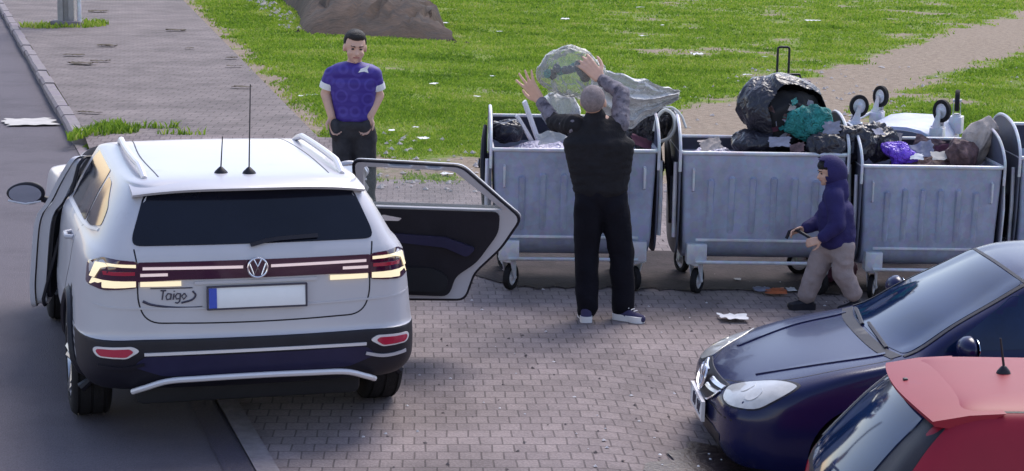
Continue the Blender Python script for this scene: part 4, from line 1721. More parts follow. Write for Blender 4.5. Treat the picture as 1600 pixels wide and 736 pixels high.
    letters_bm(bm, 'DJ', -0.13, 0.420, 0.070, PP, 0.006)
    obj('plate_lettering', bm, M['ink'], pl)
    bm = bmesh.new()
    letters_bm(bm, 'HZ', 0.07, 0.420, 0.070, PP, 0.006, 0, 1.0)
    obj('plate_lettering', bm, M['ink'], pl)
    # side glass
    for fr in ('left', 'right'):
        panel('side_window', bvh, rnd([(1.22, 1.02), (2.12, 0.985), (1.66, 1.31), (1.24, 1.36)], 0.03), fr, M['screen'], root, off=0.004)
        panel('side_window', bvh, rnd([(0.22, 1.03), (1.16, 1.02), (1.18, 1.36), (0.30, 1.36)], 0.03), fr, M['screen'], root, off=0.004)
        strip('door_seam', bvh, [(2.10, 0.35), (2.16, 0.7), (2.20, 0.97)], 0.009, fr, M['black'], root, off=0.001, th=0.004)
        strip('door_seam', bvh, [(1.19, 0.30), (1.19, 1.0)], 0.009, fr, M['black'], root, off=0.001, th=0.004)
        strip('rub_strip', bvh, [(0.5, 0.52), (1.3, 0.52), (2.1, 0.52)], 0.035, fr, M['black'], root, off=0.008, th=0.012)
    mirror_simple(bvh, root, 1.99, 1.02, -1, M['navy'])
    mirror_simple(bvh, root, 1.99, 1.02, 1, M['navy'])
    panel('rear_window', bvh, rnd([(-0.60, 1.33), (0.60, 1.33), (0.66, 1.05), (-0.66, 1.05)], 0.05), 'rear', M['glass'], root, off=0.004)
    for s in (-1, 1):
        q = [(s * 0.55, 0.98), (s * 0.82, 0.98), (s * 0.84, 0.80), (s * 0.6, 0.80)]
        panel('tail_lamp', bvh, rnd(q if s > 0 else q[::-1], 0.03), 'rear', M['red_lens'], root, off=0.006)
    return root


NAVY = build_navy()


# ------------------------------------------------------------------ red hatchback, its tail in the lower right corner
def build_red():
    root = empty('parked_car', (2.36, 8.05, -0.45), -PI / 2, 'red hatchback in the lower right corner with a short roof aerial over its rear window', 'car', scale=(0.82, 1.0, 1.0))
    L_ = [(0.18, -0.62, 2.95, 0.76, 0.25, 0.2, 0.45, 0.35, 0.05, 0.12),
          (0.30, -0.96, 3.10, 0.83, 0.28, 0.25, 0.50, 0.42, 0.08, 0.16),
          (0.50, -1.02, 3.15, 0.85, 0.30, 0.28, 0.52, 0.45, 0.10, 0.18),
          (0.70, -1.04, 3.08, 0.85, 0.30, 0.30, 0.48, 0.46, 0.10, 0.18),
          (0.82, -1.03, 2.85, 0.845, 0.28, 0.32, 0.42, 0.36, 0.10, 0.17),
          (0.92, -1.01, 2.50, 0.83, 0.26, 0.34, 0.36, 0.28, 0.10, 0.15),
          (0.99, -0.975, 2.25, 0.81, 0.24, 0.34, 0.30, 0.2, 0.10, 0.14),
          (1.12, -0.87, 1.95, 0.765, 0.22, 0.32, 0.22, 0.14, 0.09, 0.13),
          (1.26, -0.75, 1.70, 0.70, 0.2, 0.3, 0.22, 0.14, 0.08, 0.12),
          (1.36, -0.64, 1.52, 0.64, 0.18, 0.28, 0.22, 0.14, 0.07, 0.11),
          (1.40, -0.57, 1.42, 0.60, 0.16, 0.26, 0.24, 0.2, 0.06, 0.10),
          (1.425, -0.50, 1.26, 0.53, 0.16, 0.25, 0.24, 0.24, 0.05, 0.10),
          (1.445, -0.28, 1.0, 0.34, 0.1, 0.2, 0.14, 0.2, 0.04, 0.05),
          (1.45, 0.1, 0.7, 0.12, 0.05, 0.1, 0.05, 0.1, 0.01, 0.02)]
    bvh, me = make_body(L_, [(0, 0.3), (2.45, 0.3)], M['red'], (), 0.34, 0.83)
    link('body', me, [M['red'], M['dark']], root)
    me.materials.clear()
    me.materials.append(M['red'])
    me.materials.append(M['dark'])
    for yw in (0, 2.45):
        for s in (-1, 1):
            make_wheel(root, s * 0.745, yw, 0.3, 0.3, 0.185, s, spokes=6)
    bm = bmesh.new()
    box(bm, (0, 1.2, 0.24), (1.2, 3.2, 0.12), bevel=0.03)
    obj('underbody', bm, M['dark'], root)
    # black tailgate surround behind the glass, then the glass
    panel('tailgate_surround', bvh, rnd([(-0.59, 1.37), (0.59, 1.37), (0.68, 1.2), (0.765, 0.98), (0.70, 0.90), (-0.70, 0.90), (-0.765, 0.98), (-0.68, 1.2)], 0.04), 'rear', M['black'], root, off=0.005, th=0.012)
    panel('rear_window', bvh, rnd([(-0.50, 1.36), (0.42, 1.36), (0.47, 1.0), (0.40, 0.955), (-0.56, 0.955), (-0.62, 1.0)], 0.07), 'rear', M['screen'], root, off=0.012, th=0.012)
    strip('window_gloss_trim', bvh, [(-0.555, 1.365), (-0.625, 1.20), (-0.685, 1.02)], 0.026, 'rear', M['silver_trim'], root, off=0.012, th=0.012)
    strip('wiper', bvh, [(0.0, 0.96), (0.18, 0.985), (0.42, 0.99)], 0.018, 'rear', M['black'], root, off=0.022, th=0.012)
    # spoiler lip continuing the roof
    bm = bmesh.new()
    rows_ = []
    for i in range(25):
        x = -0.61 + 1.22 * i / 24
        e = abs(x) / 0.61
        y_ = -0.70 + 0.06 * e ** 2
        zt = 1.405 - 0.02 * e ** 3
        rows_.append([bm.verts.new(p) for p in ((x, y_ + 0.30, zt + 0.028), (x, y_ + 0.15, zt + 0.018), (x, y_, zt - 0.01), (x, y_ + 0.008, zt - 0.03), (x, y_ + 0.14, zt - 0.05))])
    for a, b in zip(rows_, rows_[1:]):
        for i in range(4):
            bm.faces.new((a[i], a[i + 1], b[i + 1], b[i]))
        bm.faces.new((a[4], a[0], b[0], b[4]))
    bm.faces.new(rows_[0])
    bm.faces.new(rows_[-1][::-1])
    obj('roof_spoiler', bm, M['red'], root)
    bm = bmesh.new()
    box(bm, (-0.08, -0.64, 1.408), (0.03, 0.02, 0.012), bevel=0.004)
    obj('washer_nozzle', bm, M['black'], root)
    bm = bmesh.new()
    lathe(bm, [(0.0, 0.032), (0.01, 0.028), (0.03, 0.012), (0.035, 0.001)], 16, 'z', (-0.06, -0.22, 1.447), closed=False)
    ab = obj('aerial_base', bm, M['black'], root)
    bm = bmesh.new()
    tube(bm, [(-0.06, -0.22, 1.475), (-0.07, -0.24, 1.60)], [0.006, 0.004], 6)
    obj('aerial', bm, M['black'], ab)
    for s in (-1, 1):
        strip('roof_seam', bvh, [(s * 0.575, -0.36), (s * 0.57, 0.4), (s * 0.52, 1.3)], 0.012, 'top', M['black'], root, off=0.001, th=0.003)
        q = [(s * 0.70, 0.96), (s * 0.82, 0.98), (s * 0.85, 0.80), (s * 0.84, 0.62), (s * 0.72, 0.64)]
        panel('tail_lamp', bvh, rnd(q if s > 0 else q[::-1], 0.03), 'rear', M['red_lens'], root, off=0.006)
    for fr in ('left', 'right'):
        panel('side_window', bvh, spl2([(-0.18, 1.02), (-0.22, 1.10), (-0.05, 1.24), (0.25, 1.34), (0.85, 1.35), (0.9, 1.2), (0.88, 1.0), (0.3, 0.99)]), fr, M['screen'], root, off=0.005)
        panel('side_window', bvh, rnd([(0.95, 1.0), (1.75, 0.99), (1.45, 1.28), (0.97, 1.35)], 0.04), fr, M['screen'], root, off=0.005)
        strip('door_seam', bvh, [(0.92, 0.3), (0.92, 1.0)], 0.009, fr, M['black'], root, off=0.001, th=0.004)
    strip('bumper_line', bvh, [(-0.8, 0.60), (0, 0.58), (0.8, 0.60)], 0.01, 'rear', M['black'], root, off=0.001, th=0.003)
    panel('tailgate_handle', bvh, rnd([(-0.25, 0.86), (0.25, 0.86), (0.25, 0.82), (-0.25, 0.82)], 0.01), 'rear', M['black'], root, off=0.006)
    bm = bmesh.new()
    box(bm, (0, -1.06, 0.70), (0.52, 0.014, 0.11), bevel=0.003)
    obj('number_plate', bm, M['white'], root)
    panel('windscreen', bvh, rnd([(-0.62, 1.30), (0.62, 1.30), (0.70, 1.02), (-0.70, 1.02)], 0.05), 'front', M['glass'], root, off=0.004)
    return root


def spl2(p, n=4):
    return [tuple(q)[:2] for q in spline([V((a, b, 0)) for a, b in p], n, True)]


RED = build_red()
# ------------------------------------------------------------------ galvanised wheeled containers
def castor(parent_bm_list, x, y, top, r=0.10, yaw=0.3):
    pass


def build_bin(lid_a0=-8, lid_a1=48):
    """local: front at -y, ground at z = 0"""
    root = empty('rubbish_container')
    RZ, BZ = 1.10, 0.40
    # body tub: outer and inner skins
    def sec(z, hx, yf, yb):
        r = 0.03
        pts_ = []
        for cx, cy, a0 in ((hx - r, yf + r, -90), (hx - r, yb - r, 0), (-hx + r, yb - r, 90), (-hx + r, yf + r, 180)):
            for k in range(5):
                a = R(a0 + k * 22.5)
                pts_.append(V((cx + r * math.cos(a), cy + r * math.sin(a), z)))
        return pts_
    bm = bmesh.new()
    lv = [(RZ, 0.625, -0.50, 0.50), (0.9, 0.617, -0.485, 0.485), (0.65, 0.607, -0.465, 0.465), (0.43, 0.60, -0.447, 0.447),
          (0.37, 0.595, -0.425, 0.425), (0.31, 0.59, -0.375, 0.375), (0.27, 0.585, -0.29, 0.29), (0.25, 0.58, -0.16, 0.16)]
    inn = [(z if i < 7 else z + 0.01, hx - 0.012, yf + 0.012, yb - 0.012) for i, (z, hx, yf, yb) in enumerate(lv)]
    ro = [[bm.verts.new(p) for p in sec(*l)] for l in lv]
    ri = [[bm.verts.new(p) for p in sec(l[0] + (0.0 if i == 0 else 0.006), *l[1:])] for i, l in enumerate(inn)]
    n = len(ro[0])
    for rs, fl in ((ro, False), (ri, True)):
        for a, b in zip(rs, rs[1:]):
            for i in range(n):
                f = (a[i], b[i], b[(i + 1) % n], a[(i + 1) % n])
                bm.faces.new(f if not fl else f[::-1])
        bm.faces.new(rs[-1] if fl else rs[-1][::-1])
    for i in range(n):
        bm.faces.new((ro[0][i], ro[0][(i + 1) % n], ri[0][(i + 1) % n], ri[0][i]))
    tub = obj('tub', bm, M['galv'], root, ang=30)
    # pressed ribs with rounded heads on front and back
    def rib(bm, x, z0, z1, w, yfun, s):
        prof = []
        m = 10
        outl = []
        for k in range(m + 1):
            a = PI * k / m
            outl.append((x + w * math.cos(a), z1 + w * math.sin(a)))
        for k in range(m + 1):
            a = PI + PI * k / m
            outl.append((x + w * math.cos(a), z0 + w * math.sin(a)))
        lo = [bm.verts.new((a, yfun(b) + s * -0.002, b)) for a, b in outl]
        cx, cz = x, (z0 + z1) / 2
        def shr(a, b, q):
            zc = min(max(b, z0), z1)
            return (x + (a - x) * q, zc + (b - zc) * q)
        hi = [bm.verts.new((shr(a, b, 0.62)[0], yfun(b) + s * (0.004 + 0.024 * max(0, (b - z0) / (z1 - z0)) ** 4), min(shr(a, b, 0.62)[1], z1 + w * 0.45))) for a, b in outl]
        k = len(lo)
        for i in range(k):
            bm.faces.new((lo[i], lo[(i + 1) % k], hi[(i + 1) % k], hi[i]))
        bm.faces.new(hi)
    yF = lambda z: -(0.447 + (z - 0.44) * 0.0803)
    for i in range(6):
        x = -0.40 + 0.16 * i
        bm = bmesh.new()
        rib(bm, x, 0.50, 0.90 - (0.02 if i in (0, 5) else 0), 0.030, yF, -1)
        obj('front_rib', bm, M['galv'], root, ang=50)
    # rim, split in one loop
    bm = bmesh.new()
    tube(bm, [V((p.x * 1.008, p.y * 1.008, RZ + 0.004)) for p in sec(RZ, 0.625, -0.50, 0.50)], 0.016, 8, closed=True)
    obj('rim', bm, M['galv_light'], root)
    # arched side plates
    for s in (-1, 1):
        bm = bmesh.new()
        prof = [(-0.50, RZ), (-0.47, 1.18), (-0.40, 1.25), (-0.28, 1.315), (-0.12, 1.355), (0.05, 1.37), (0.22, 1.355), (0.36, 1.30), (0.46, 1.21), (0.50, RZ),
                (0.49, 0.9), (0.47, 0.6), (0.40, 0.36), (0.2, 0.28), (-0.2, 0.28), (-0.40, 0.36), (-0.47, 0.6), (-0.49, 0.9)]
        prof = [(q.x, q.y) for q in spline([V((a, b, 0)) for a, b in prof], 4, True)]
        for x in (s * 0.634, s * 0.646):
            pass
        A_ = [bm.verts.new((s * 0.632, a, b)) for a, b in prof]
        B_ = [bm.verts.new((s * 0.644, a, b)) for a, b in prof]
        bm.faces.new(A_)
        bm.faces.new(B_[::-1])
        for i in range(len(A_)):
            bm.faces.new((A_[i], A_[(i + 1) % len(A_)], B_[(i + 1) % len(A_)], B_[i]))
        sp = obj('side_plate', bm, M['galv_shade'], root, ang=30)
        bm = bmesh.new()
        tube(bm, [V((s * 0.640, a, b)) for a, b in prof[-3:] + prof[:40]], 0.013, 6)
        obj('plate_edge', bm, M['galv_light'], sp)
        # trunnion and its black boss
        bm = bmesh.new()
        cyl(bm, (s * 0.644, 0, 0.93), (s * 0.735, 0, 0.93), 0.022, 14)
        tr = obj('trunnion', bm, M['galv_light'], root)
        bm = bmesh.new()
        cyl(bm, (s * 0.646, 0, 0.93), (s * 0.672, 0, 0.93), 0.085, 20)
        cyl(bm, (s * 0.715, 0, 0.93), (s * 0.728, 0, 0.93), 0.040, 14)
        obj('trunnion_boss', bm, M['black'], tr)
        # black spring lever and its guard beside the tub
        bm = bmesh.new()
        tube(bm, [(s * 0.672, -0.12, 0.50), (s * 0.685, -0.16, 0.75), (s * 0.690, -0.10, 0.93), (s * 0.685, 0.05, 1.12), (s * 0.675, 0.20, 1.20)], [0.020, 0.024, 0.030, 0.022, 0.016], 8)
        box(bm, (s * 0.675, -0.18, 0.62), (0.045, 0.16, 0.34), bevel=0.01)
        obj('lid_lever', bm, M['black'], root)
        # front corner stiffener running up the side, and slotted pull bar on the front
        bm = bmesh.new()
        tube(bm, [(s * 0.665, -0.40, 0.44), (s * 0.668, -0.43, 0.75), (s * 0.664, -0.40, 1.02)], 0.016, 8)
        obj('side_rail', bm, M['galv_light'], root)
        bm = bmesh.new()
        xx = s * 0.535
        tube(bm, [(xx, -0.475, 0.985), (xx, -0.515, 0.975), (xx, -0.507, 0.82), (xx, -0.465, 0.81)], 0.011, 6)
        hd = obj('pull_handle', bm, M['galv_light'], root)
        bm = bmesh.new()
        box(bm, (xx, -0.4795, 0.895), (0.035, 0.004, 0.19), Matrix.Rotation(R(4.5), 3, 'X'))
        obj('handle_slot', bm, M['galv_dark'], hd)
    # curved lid slid open to the back
    bm = bmesh.new()
    rl = []
    for k in range(15):
        a = R(lid_a0 + (lid_a1 - lid_a0) * k / 14)
        y_, z_ = 0.515 * math.cos(a), 0.93 + 0.43 * math.sin(a) + 0.02
        rl.append([(x, y_, z_) for x in [-0.615 + 1.23 * i / 8 for i in range(9)]])
    vo_ = [[bm.verts.new(p) for p in r_] for r_ in rl]
    vi_ = [[bm.verts.new((p[0], p[1] * 0.975, p[2] - 0.008)) for p in r_] for r_ in rl]
    for A_, fl in ((vo_, 0), (vi_, 1)):
        for a, b in zip(A_, A_[1:]):
            for i in range(8):
                f = (a[i], a[i + 1], b[i + 1], b[i])
                bm.faces.new(f if not fl else f[::-1])
    for i in range(8):
        bm.faces.new((vo_[-1][i], vo_[-1][i + 1], vi_[-1][i + 1], vi_[-1][i]))
        bm.faces.new((vo_[0][i], vi_[0][i], vi_[0][i + 1], vo_[0][i + 1]))
    for a, b, c, d in zip(vo_, vo_[1:], vi_, vi_[1:]):
        bm.faces.new((a[0], b[0], d[0], c[0]))
        bm.faces.new((a[8], c[8], d[8], b[8]))
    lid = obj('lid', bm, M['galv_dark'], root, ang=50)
    bm = bmesh.new()
    tp = rl[-1]
    tube(bm, [tp[0], tp[-1]], 0.014, 8)
    obj('lid_edge', bm, M['galv_light'], lid)
    # foot bar
    bm = bmesh.new()
    tube(bm, [(-0.50, -0.40, 0.33), (-0.50, -0.50, 0.262), (0.50, -0.50, 0.262), (0.50, -0.40, 0.33)], 0.014, 8)
    obj('foot_bar', bm, M['galv_light'], root)
    strip_bm = bmesh.new()
    box(strip_bm, (0, -0.452, 0.427), (1.0, 0.012, 0.022), bevel=0.004)
    obj('lower_flange', strip_bm, M['galv_light'], root)
    # castors on bright corner brackets
    for sx in (-1, 1):
        for sy in (-1, 1):
            bm = bmesh.new()
            cx, cy = sx * 0.49, sy * 0.425
            box(bm, (cx, cy, 0.322), (0.155, 0.135, 0.155), bevel=0.006)
            br_ = obj('castor_bracket', bm, M['galv_light'], root)
            a = 0.5 * sx + (0.9 if sy > 0 else 0)
            rot = Matrix.Rotation(a, 4, 'Z')
            T_ = Matrix.Translation((cx, cy, 0)) @ rot
            bm = bmesh.new()
            box(bm, (0, 0, 0.238), (0.09, 0.11, 0.016), bevel=0.003)
            cyl(bm, (0, 0, 0.22), (0, 0, 0.25), 0.03, 12)
            for s2 in (-1, 1):
                vs = [bm.verts.new(p) for p in ((s2 * 0.034, -0.04, 0.232), (s2 * 0.034, 0.045, 0.232), (s2 * 0.034, 0.055, 0.10), (s2 * 0.034, 0.025, 0.082))]
                v2 = [bm.verts.new(v.co + V((s2 * 0.007, 0, 0))) for v in vs]
                bm.faces.new(vs)
                bm.faces.new(v2[::-1])
                for i in range(4):
                    bm.faces.new((vs[i], vs[(i + 1) % 4], v2[(i + 1) % 4], v2[i]))
            cyl(bm, (-0.046, 0.04, 0.1), (0.046, 0.04, 0.1), 0.012, 10)
            bm.transform(T_)
            fk = obj('castor', bm, M['galv_light'], br_)
            bm = bmesh.new()
            lathe(bm, [(-0.022, 0.066), (-0.025, 0.085), (-0.02, 0.098), (0.0, 0.1), (0.02, 0.098), (0.025, 0.085), (0.022, 0.066)], 32, 'x', (0, 0.04, 0.1))
            bm.transform(T_)
            ty = obj('wheel', bm, M['rubber'], br_)
            bm = bmesh.new()
            lathe(bm, [(-0.012, 0.068), (-0.016, 0.05), (-0.006, 0.04), (-0.02, 0.025), (-0.026, 0.001), (0.026, 0.001), (0.02, 0.025), (0.006, 0.04), (0.016, 0.05), (0.012, 0.068)], 28, 'x', (0, 0.04, 0.1), closed=False)
            bm.transform(T_)
            obj('hub', bm, M['galv_light'], br_)
    return root


def place(o, loc, rz, label, group, scale=(1, 1, 1), lid=None, hinge=None):
    o.location = loc
    o.rotation_euler = (0, 0, rz)
    o.scale = scale
    tag(o, label, 'container', group)
    if lid is not None:
        for c in bpy.data.objects:
            if c.parent == o and c.name.startswith('lid'):
                c.rotation_euler = (lid, 0, 0)
                c.location = (0, 0.93 * 0 + 0.93 * math.sin(lid), 0.93 * (1 - math.cos(lid)))


GB = 'galvanised wheeled containers in a row'
bin0 = build_bin()
bin_b, bin_c, bin_d, bin_u = (copy_tree(bin0) for _ in range(4))
place(bin0, (0.455, 14.98, 0), 0.03, 'open metal container that the man in black is emptying a clear sack into', GB, (1.0, 1, 1.0))
place(bin_b, (1.90, 14.95, 0), 0.015, 'open metal container under the huge torn black bag spilling teal cloth', GB, (1.0, 1, 1.0), lid=R(-22))
place(bin_c, (3.16, 14.85, 0), 0.02, 'open metal container behind the hooded child, filled with a purple bag and brown rubbish', GB, (0.845, 1, 0.94), lid=R(-8))
place(bin_d, (4.42, 14.95, 0), 0.0, 'rightmost metal container, cut off by the right edge of the photo', GB, (0.9, 1, 1.0), lid=R(0))
# the upturned container behind the row, wheels in the air
tag(bin_u, 'upturned metal container lying behind the row with its four wheels in the air', 'container', 'metal containers')
bin_u.rotation_euler = (R(180), 0, R(68))
bin_u.location = (3.50, 17.05, 1.34)
bin_u.scale = (1.0, 0.85, 1.0)
for c in list(bpy.data.objects):
    if c.parent == bin_u and c.name.startswith('castor_bracket'):
        pass
# ------------------------------------------------------------------ people
def rcone(bm, p0, p1, r0, r1, seg=14, flat=1.0, axis=None):
    """tapered round-ended limb; flat < 1 squeezes it along `axis`"""
    p0, p1 = V(p0), V(p1)
    d = p1 - p0
    L0 = d.length
    t = d.normalized() if L0 > 1e-6 else V((0, 0, 1))
    a = V((0, 0, 1)) if abs(t.z) < 0.9 else V((0, 1, 0))
    u = t.cross(a).normalized()
    w = t.cross(u)
    prof = []
    for k in range(5):
        q = PI / 2 * k / 5
        prof.append((-r0 * math.cos(q), r0 * math.sin(q) + 1e-4))
    prof += [(L0 * k / 4, r0 + (r1 - r0) * k / 4) for k in range(5)]
    for k in range(1, 6):
        q = PI / 2 * k / 5
        prof.append((L0 + r1 * math.sin(q), r1 * math.cos(q) + 1e-4))
    rings = []
    for s, r in prof:
        ring = []
        for k in range(seg):
            an = 2 * PI * k / seg
            off = (u * math.cos(an) + w * math.sin(an)) * r
            if axis is not None:
                ax = V(axis)
                off = off - ax * off.dot(ax) * (1 - flat)
            ring.append(bm.verts.new(p0 + t * s + off))
        rings.append(ring)
    for A_, B_ in zip(rings, rings[1:]):
        for k in range(seg):
            bm.faces.new((A_[k], A_[(k + 1) % seg], B_[(k + 1) % seg], B_[k]))
    bm.faces.new(rings[0][::-1])
    bm.faces.new(rings[-1])


def ellip(bm, c, r, rot=None):
    o = bmesh.ops.create_uvsphere(bm, u_segments=20, v_segments=14, radius=1.0)
    m = Matrix.Translation(V(c)) @ (rot.to_4x4() if rot is not None else Matrix.Identity(4)) @ Matrix.Diagonal((*r, 1))
    xf(o['verts'], m)


def fuse(name, bm, material, parent, voxel=0.012, smooth=6, folds=0.0, fscale=6.0, seed=0, fz=1.0):
    bmesh.ops.recalc_face_normals(bm, faces=bm.faces[:])
    me = bpy.data.meshes.new(name)
    bm.to_mesh(me)
    bm.free()
    o = bpy.data.objects.new(name, me)
    COL.objects.link(o)
    md = o.modifiers.new('r', 'REMESH')
    md.mode = 'VOXEL'
    md.voxel_size = voxel
    if smooth:
        sm = o.modifiers.new('s', 'SMOOTH')
        sm.factor = 0.5
        sm.iterations = smooth
    me2 = evaluated(o)
    if folds:
        n = len(me2.vertices)
        no = np.zeros(n * 3)
        me2.vertices.foreach_get('normal', no)
        no = no.reshape(-1, 3)
        for i, v in enumerate(me2.vertices):
            q = V((v.co.x * fscale, v.co.y * fscale, v.co.z * fscale * fz)) + V((seed * 3.1, seed, 0))
            k = 1 - abs(noise.noise(q)) * 2.2
            k2 = noise.noise(q * 2.3)
            v.co = v.co + V(no[i]) * folds * (k * 0.7 + k2 * 0.6)
    me2.name = name
    return link(name, me2, material, parent, ang=75)


def hand(bm, wrist, dirv, palm_n, size=1.0, curl=0.2, spread=0.16, thumb_side=1):
    """palm plus five separate fingers; dirv: wrist to middle finger, palm_n: palm normal"""
    d = V(dirv).normalized()
    nn = V(palm_n)
    nn = (nn - d * nn.dot(d)).normalized()
    s = d.cross(nn).normalized() * thumb_side
    w = V(wrist)
    L_ = 0.095 * size
    for k, off in enumerate((-0.030, -0.010, 0.010, 0.030)):
        base = w + d * 0.010 + s * off * 0.7 * size
        kn = w + d * L_ * (1 - abs(off) * 2.0) + s * off * size
        rcone(bm, base, kn, 0.0135 * size, 0.0115 * size, 10)
    lens = [0.058, 0.070, 0.076, 0.068]
    offs = (-0.031, -0.0105, 0.0105, 0.031)
    for k in range(4):
        ln = lens[k] * size
        ss = (k - 1.5) / 1.5 * spread
        dd = (d + s * ss).normalized()
        p = w + d * L_ * (1 - abs(offs[k]) * 2.0) + s * offs[k] * size
        c = curl
        for j, fr in enumerate((0.45, 0.32, 0.27)):
            c2 = curl * (j + 0.6)
            dj = (dd * math.cos(c2) + nn * math.sin(c2)).normalized()
            q = p + dj * ln * fr * 1.15
            rcone(bm, p, q, (0.0102 - 0.0012 * j) * size, (0.0092 - 0.0014 * j) * size, 10)
            p = q
    # thumb leaves the side of the palm near its base
    p0 = w + d * 0.022 * size + s * 0.026 * size
    p1 = p0 + (s * 0.75 + d * 0.55 + nn * 0.25).normalized() * 0.040 * size
    p2 = p1 + (s * 0.35 + d * 0.85 + nn * 0.25).normalized() * 0.032 * size
    p3 = p2 + (s * 0.15 + d * 0.95 + nn * 0.2).normalized() * 0.024 * size
    rcone(bm, p0, p1, 0.0145 * size, 0.0115 * size, 10)
    rcone(bm, p1, p2, 0.0112 * size, 0.0102 * size, 10)
    rcone(bm, p2, p3, 0.0102 * size, 0.0082 * size, 10)


def head(bm, c, rot, s=1.0):
    """c: centre of the skull; the face looks along local -y of rot"""
    def P(x, y, z):
        return V(c) + rot @ V((x * s, y * s, z * s))
    ellip(bm, P(0, 0.012, 0.02), (0.076 * s, 0.094 * s, 0.090 * s), rot)
    ellip(bm, P(0, -0.028, -0.040), (0.060 * s, 0.062 * s, 0.072 * s), rot)
    rcone(bm, P(0, -0.055, -0.088), P(0, -0.070, -0.092), 0.022 * s, 0.017 * s, 10)
    rcone(bm, P(0, -0.086, -0.004), P(0, -0.103, -0.034), 0.008 * s, 0.014 * s, 10)
    rcone(bm, P(-0.030, -0.076, 0.022), P(0.030, -0.076, 0.022), 0.013 * s, 0.013 * s, 10)
    rcone(bm, P(-0.018, -0.080, -0.060), P(0.018, -0.080, -0.060), 0.009 * s, 0.009 * s, 8)
    for q in (-1, 1):
        ellip(bm, P(q * 0.079, 0.006, -0.012), (0.010 * s, 0.020 * s, 0.031 * s), rot)
        rcone(bm, P(q * 0.036, -0.066, -0.030), P(q * 0.045, -0.045, -0.042), 0.018 * s, 0.02 * s, 8)


def face_parts(body, c, rot, s=1.0):
    def P(x, y, z):
        return V(c) + rot @ V((x * s, y * s, z * s))
    for q in (-1, 1):
        bm = bmesh.new()
        ellip(bm, P(q * 0.030, -0.0795, 0.000), (0.011 * s, 0.006 * s, 0.007 * s), rot)
        obj('eye', bm, M['eye'], body)
        bm = bmesh.new()
        rcone(bm, P(q * 0.018, -0.0905, 0.020), P(q * 0.044, -0.078, 0.023), 0.0045 * s, 0.003 * s, 8)
        obj('eyebrow', bm, M['hair'], body)
    bm = bmesh.new()
    rcone(bm, P(-0.020, -0.087, -0.060), P(0.020, -0.087, -0.060), 0.0042 * s, 0.0042 * s, 8)
    obj('lips', bm, M['lips'], body)


M['skin'] = mat('skin', (0.58, 0.35, 0.26), 0.55, var=0.08, vscale=15)
M['skin2'] = mat('tanned_skin', (0.36, 0.20, 0.15), 0.55, var=0.1, vscale=15)
M['eye'] = mat('eye', (0.04, 0.03, 0.03), 0.2)
M['lips'] = mat('lips', (0.35, 0.12, 0.11), 0.5)
M['hair'] = mat('dark_hair', (0.012, 0.010, 0.010), 0.7, bump=0.6, bscale=120)
M['stubble'] = mat('grey_stubble_hair', (0.21, 0.17, 0.175), 0.8, var=0.3, vscale=40, bump=0.5, bscale=200)
M['vest'] = mat('black_vest', (0.011, 0.010, 0.013), 0.8, spec=0.25, var=0.3, vscale=8, bump=0.3, bscale=60)
M['pants'] = mat('black_trousers', (0.006, 0.0055, 0.010), 0.9, spec=0.2, var=0.2, bump=0.2, bscale=60)
M['sleeve'] = mat('grey_patterned_sleeve', (0.15, 0.135, 0.165), 0.8, var=0.3, vscale=22, bump=0.2, bscale=60, dirt=(0.045, 0.04, 0.06), dscale=16, dthr=0.5)
M['sole'] = mat('white_sole', (0.72, 0.70, 0.70), 0.6, var=0.1)
M['shoe_navy'] = mat('navy_canvas', (0.035, 0.03, 0.09), 0.8, bump=0.3, bscale=150)
M['jeans_black'] = mat('faded_black_denim', (0.030, 0.029, 0.034), 0.85, var=0.5, vscale=9, bump=0.3, bscale=120)
M['hoodie'] = mat('navy_hoodie', (0.016, 0.011, 0.085), 0.85, var=0.2, bump=0.25, bscale=80)
M['khaki'] = mat('khaki_trousers', (0.30, 0.24, 0.23), 0.85, var=0.2, vscale=5, bump=0.25, bscale=80, dirt=(0.18, 0.12, 0.15), dscale=5, dthr=0.6)


def jersey():
    m = mat('blue_jersey', (0.055, 0.03, 0.32), 0.6)
    nt = m.node_tree
    b = nt.nodes['Principled BSDF']
    N, L = nt.nodes.new, nt.links.new
    tc = N('ShaderNodeTexCoord')
    mp = N('ShaderNodeMapping')
    mp.inputs['Scale'].default_value = (1, 0.05, 1)
    L(tc.outputs['Object'], mp.inputs['Vector'])
    vo = N('ShaderNodeTexVoronoi')
    vo.feature = 'F1'
    vo.inputs['Scale'].default_value = 8.5
    vo.inputs['Randomness'].default_value = 0.35
    L(mp.outputs[0], vo.inputs['Vector'])
    r = N('ShaderNodeValToRGB')
    cr = r.color_ramp
    cr.interpolation = 'EASE'
    cr.elements[0].position = 0.30
    cr.elements[0].color = (0.034, 0.014, 0.20, 1)
    cr.elements[1].position = 0.52
    cr.elements[1].color = (0.037, 0.016, 0.215, 1)
    e = cr.elements.new(0.38)
    e.color = (0.058, 0.034, 0.27, 1)
    e = cr.elements.new(0.44)
    e.color = (0.058, 0.034, 0.27, 1)
    L(vo.outputs['Distance'], r.inputs[0])
    L(r.outputs[0], b.inputs['Base Color'])
    return m


M['jersey'] = jersey()


